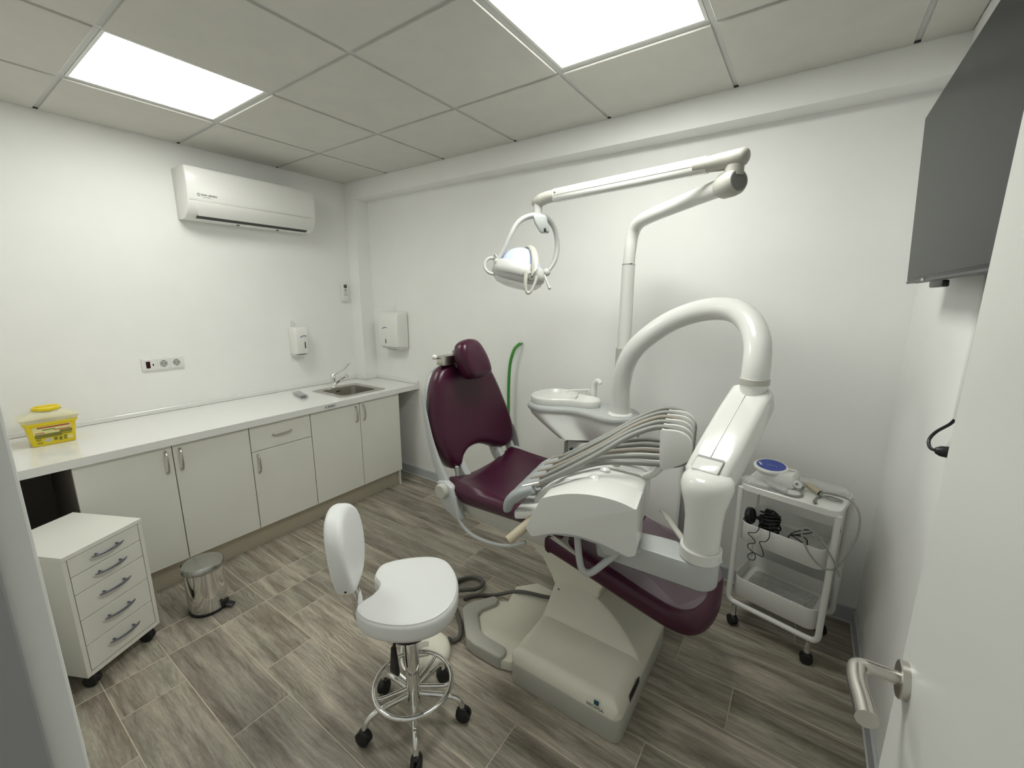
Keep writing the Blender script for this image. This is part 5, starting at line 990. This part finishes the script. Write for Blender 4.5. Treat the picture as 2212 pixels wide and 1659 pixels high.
gc = tag(MB().tube([fr(-0.10, -0.100, ZT + 0.024), fr(-0.05, -0.115, ZT + 0.012), fr(0.0, -0.122, ZT + 0.006), fr(0.035, -0.110, ZT + 0.006), fr(0.042, -0.075, ZT + 0.006), fr(0.030, -0.035, ZT + 0.006), fr(0.030, -0.005, ZT + 0.015)], 0.0052, 10, 6).build('handpiece_hose', M_HOSE, smooth=60), 'short grey hose curving over the trolley front edge from the bag', 'hose')
lg = thing('trolley_cable', 'long grey cable looping off the right end of the trolley', 'cable', fr(0.15, -0.02, ZT))
MB().tube([fr(0.095, -0.105, ZT + 0.008), fr(0.092, -0.075, ZT + 0.006), fr(0.100, -0.035, ZT + 0.006), fr(0.13, -0.010, ZT + 0.006), fr(0.168, -0.018, ZT + 0.006), fr(0.168, -0.040, ZT + 0.008), fr(0.13, -0.052, ZT + 0.010), fr(0.10, -0.042, ZT + 0.016), fr(0.112, -0.012, ZT + 0.018), fr(0.16, 0.004, ZT + 0.016), fr(0.205, -0.012, ZT + 0.010), fr(0.238, -0.05, ZT - 0.02), fr(0.248, -0.09, ZT - 0.08), fr(0.238, -0.12, ZT - 0.135), fr(0.222, -0.150, ZT - 0.19), fr(0.200, -0.162, ZT - 0.235), fr(0.160, -0.165, ZT - 0.24), fr(0.110, -0.160, ZT - 0.20), fr(0.076, -0.152, ZT - 0.135), fr(0.092, -0.152, ZT - 0.102), fr(0.14, -0.158, ZT - 0.125), fr(0.19, -0.165, ZT - 0.185), fr(0.226, -0.17, ZT - 0.25)], 0.0040, 8, 6).build('cable', M_HOSE, lg, smooth=60)
MB().tube([fr(0.095, -0.105, ZT + 0.008), fr(0.098, -0.118, ZT + 0.007), fr(0.104, -0.128, ZT + 0.006)], [0.006, 0.007, 0.005], 10, 2).build('connector', M_GREYDK, lg)
MB().tube([fr(0.175, -0.04, 0.706), fr(0.18, -0.035, 0.66), fr(0.184, -0.035, 0.61)], 0.0040, 8, 3).build('cable_end', M_HOSE, lg)
# middle tier: power adapter bundle, round black cap, thin curly cable, small cable loop
ZM = 0.4885
bk = thing('power_adapter', 'black power adapter wrapped in its cable in the middle basket', 'adapter', fr(-0.075, -0.05, ZM))
f3 = lambda u, v, w: fr(-0.070 + u, -0.055 + v, ZM + w)
MB().box((-0.030, -0.022, 0.0), (0.032, 0.022, 0.085), f3).build('adapter_body', M_BLACK, bk, bevel=0.008)
for k in range(7):
    z = 0.030 + 0.013 * k; r1 = 0.040 + 0.004 * math.sin(2.1 * k); ph = 0.5 * k
    MB().tube([f3(r1 * math.cos(2 * PI * j / 18) * 1.0 + 0.004 * math.sin(k), 0.030 * math.sin(2 * PI * j / 18), z + 0.012 * math.sin(2 * PI * j / 18 + ph)) for j in range(18)], 0.0042, 8, closed=True).build('wound_cable', M_BLACK, bk, smooth=60)
MB().tube([f3(0.0, 0.0, 0.08), f3(-0.010, -0.004, 0.105), f3(0.004, -0.008, 0.128), f3(0.026, -0.004, 0.118), f3(0.040, 0.0, 0.095), f3(0.030, 0.0, 0.075)], 0.0058, 8, 5).build('cable_loop', M_BLACK, bk, smooth=60)
MB().box((-0.022, -0.014, 0.098), (0.006, 0.010, 0.128), f3).build('plug', M_BLACK, bk, bevel=0.005)
MB().tube([f3(-0.03, -0.01, 0.072), f3(-0.055, -0.018, 0.078)], [0.009, 0.007], 10).build('barrel_plug', M_BLACK, bk)
rc2 = thing('round_lens_cap', 'round black disc leaning on the left rim of the middle basket', 'disc', fr(-0.160, -0.085, ZM + 0.03))
dv_ = Vector((0.93, -0.28, 0.22)).normalized()
MB().lathe(fr(-0.156, -0.080, ZM + 0.078), [(0.0, 0.0), (0.034, 0.0), (0.038, 0.003), (0.038, 0.020), (0.034, 0.024), (0.030, 0.020), (0.0, 0.018)], 28, tuple(dv_)).build('disc', M_BLACK, rc2)
MB().tube([fr(-0.146, -0.082, ZM + 0.055), fr(-0.144, -0.084, ZM + 0.02), fr(-0.142, -0.086, ZM + 0.004)], 0.008, 8, 2).build('stand', M_BLACK, rc2)
cc = tag(MB().tube([fr(-0.125, -0.085, ZM + 0.06), fr(-0.105, -0.09, ZM + 0.098), fr(-0.088, -0.10, ZM + 0.085), fr(-0.092, -0.125, ZM + 0.070), fr(-0.085, -0.142, ZM + 0.066), fr(-0.095, -0.146, ZM + 0.040), fr(-0.125, -0.147, ZM + 0.025), fr(-0.105, -0.147, ZM + 0.008), fr(-0.092, -0.147, ZM - 0.010), fr(-0.120, -0.147, ZM - 0.030), fr(-0.115, -0.147, ZM - 0.050), fr(-0.088, -0.147, ZM - 0.065), fr(-0.086, -0.147, ZM - 0.092), fr(-0.105, -0.147, ZM - 0.102), fr(-0.115, -0.147, ZM - 0.085), fr(-0.095, -0.147, ZM - 0.062), fr(-0.055, -0.147, ZM - 0.062), fr(-0.060, -0.147, ZM - 0.030), fr(-0.075, -0.147, ZM + 0.002), fr(-0.055, -0.147, ZM + 0.012), fr(-0.040, -0.147, ZM + 0.040), fr(-0.045, -0.143, ZM + 0.088), fr(-0.050, -0.125, ZM + 0.094), fr(-0.062, -0.09, ZM + 0.07)], 0.0019, 8, 6).build('curly_cable', M_BLACK, smooth=60), 'thin black curly cable hanging over the middle basket front', 'cable')
lp = tag(MB().tube([fr(0.030, -0.125, ZM + 0.078), fr(0.055, -0.110, ZM + 0.10), fr(0.092, -0.09, ZM + 0.112), (fr(0.098, -0.092, ZM + 0.104)), fr(0.065, -0.108, ZM + 0.088), fr(0.034, -0.124, ZM + 0.076), fr(0.060, -0.112, ZM + 0.080), fr(0.088, -0.105, ZM + 0.072), fr(0.092, -0.115, ZM + 0.045), fr(0.070, -0.120, ZM + 0.062), fr(0.030, -0.126, ZM + 0.074), fr(0.028, -0.122, ZM + 0.03), fr(0.035, -0.112, ZM + 0.006)], 0.0026, 8, 5).build('cable_loop', M_BLACK, smooth=60), 'small folded black cable tie at the middle basket rim', 'cable')

# drop the builder's helper property
for o in S.objects:
    if '_o' in o: del o['_o']
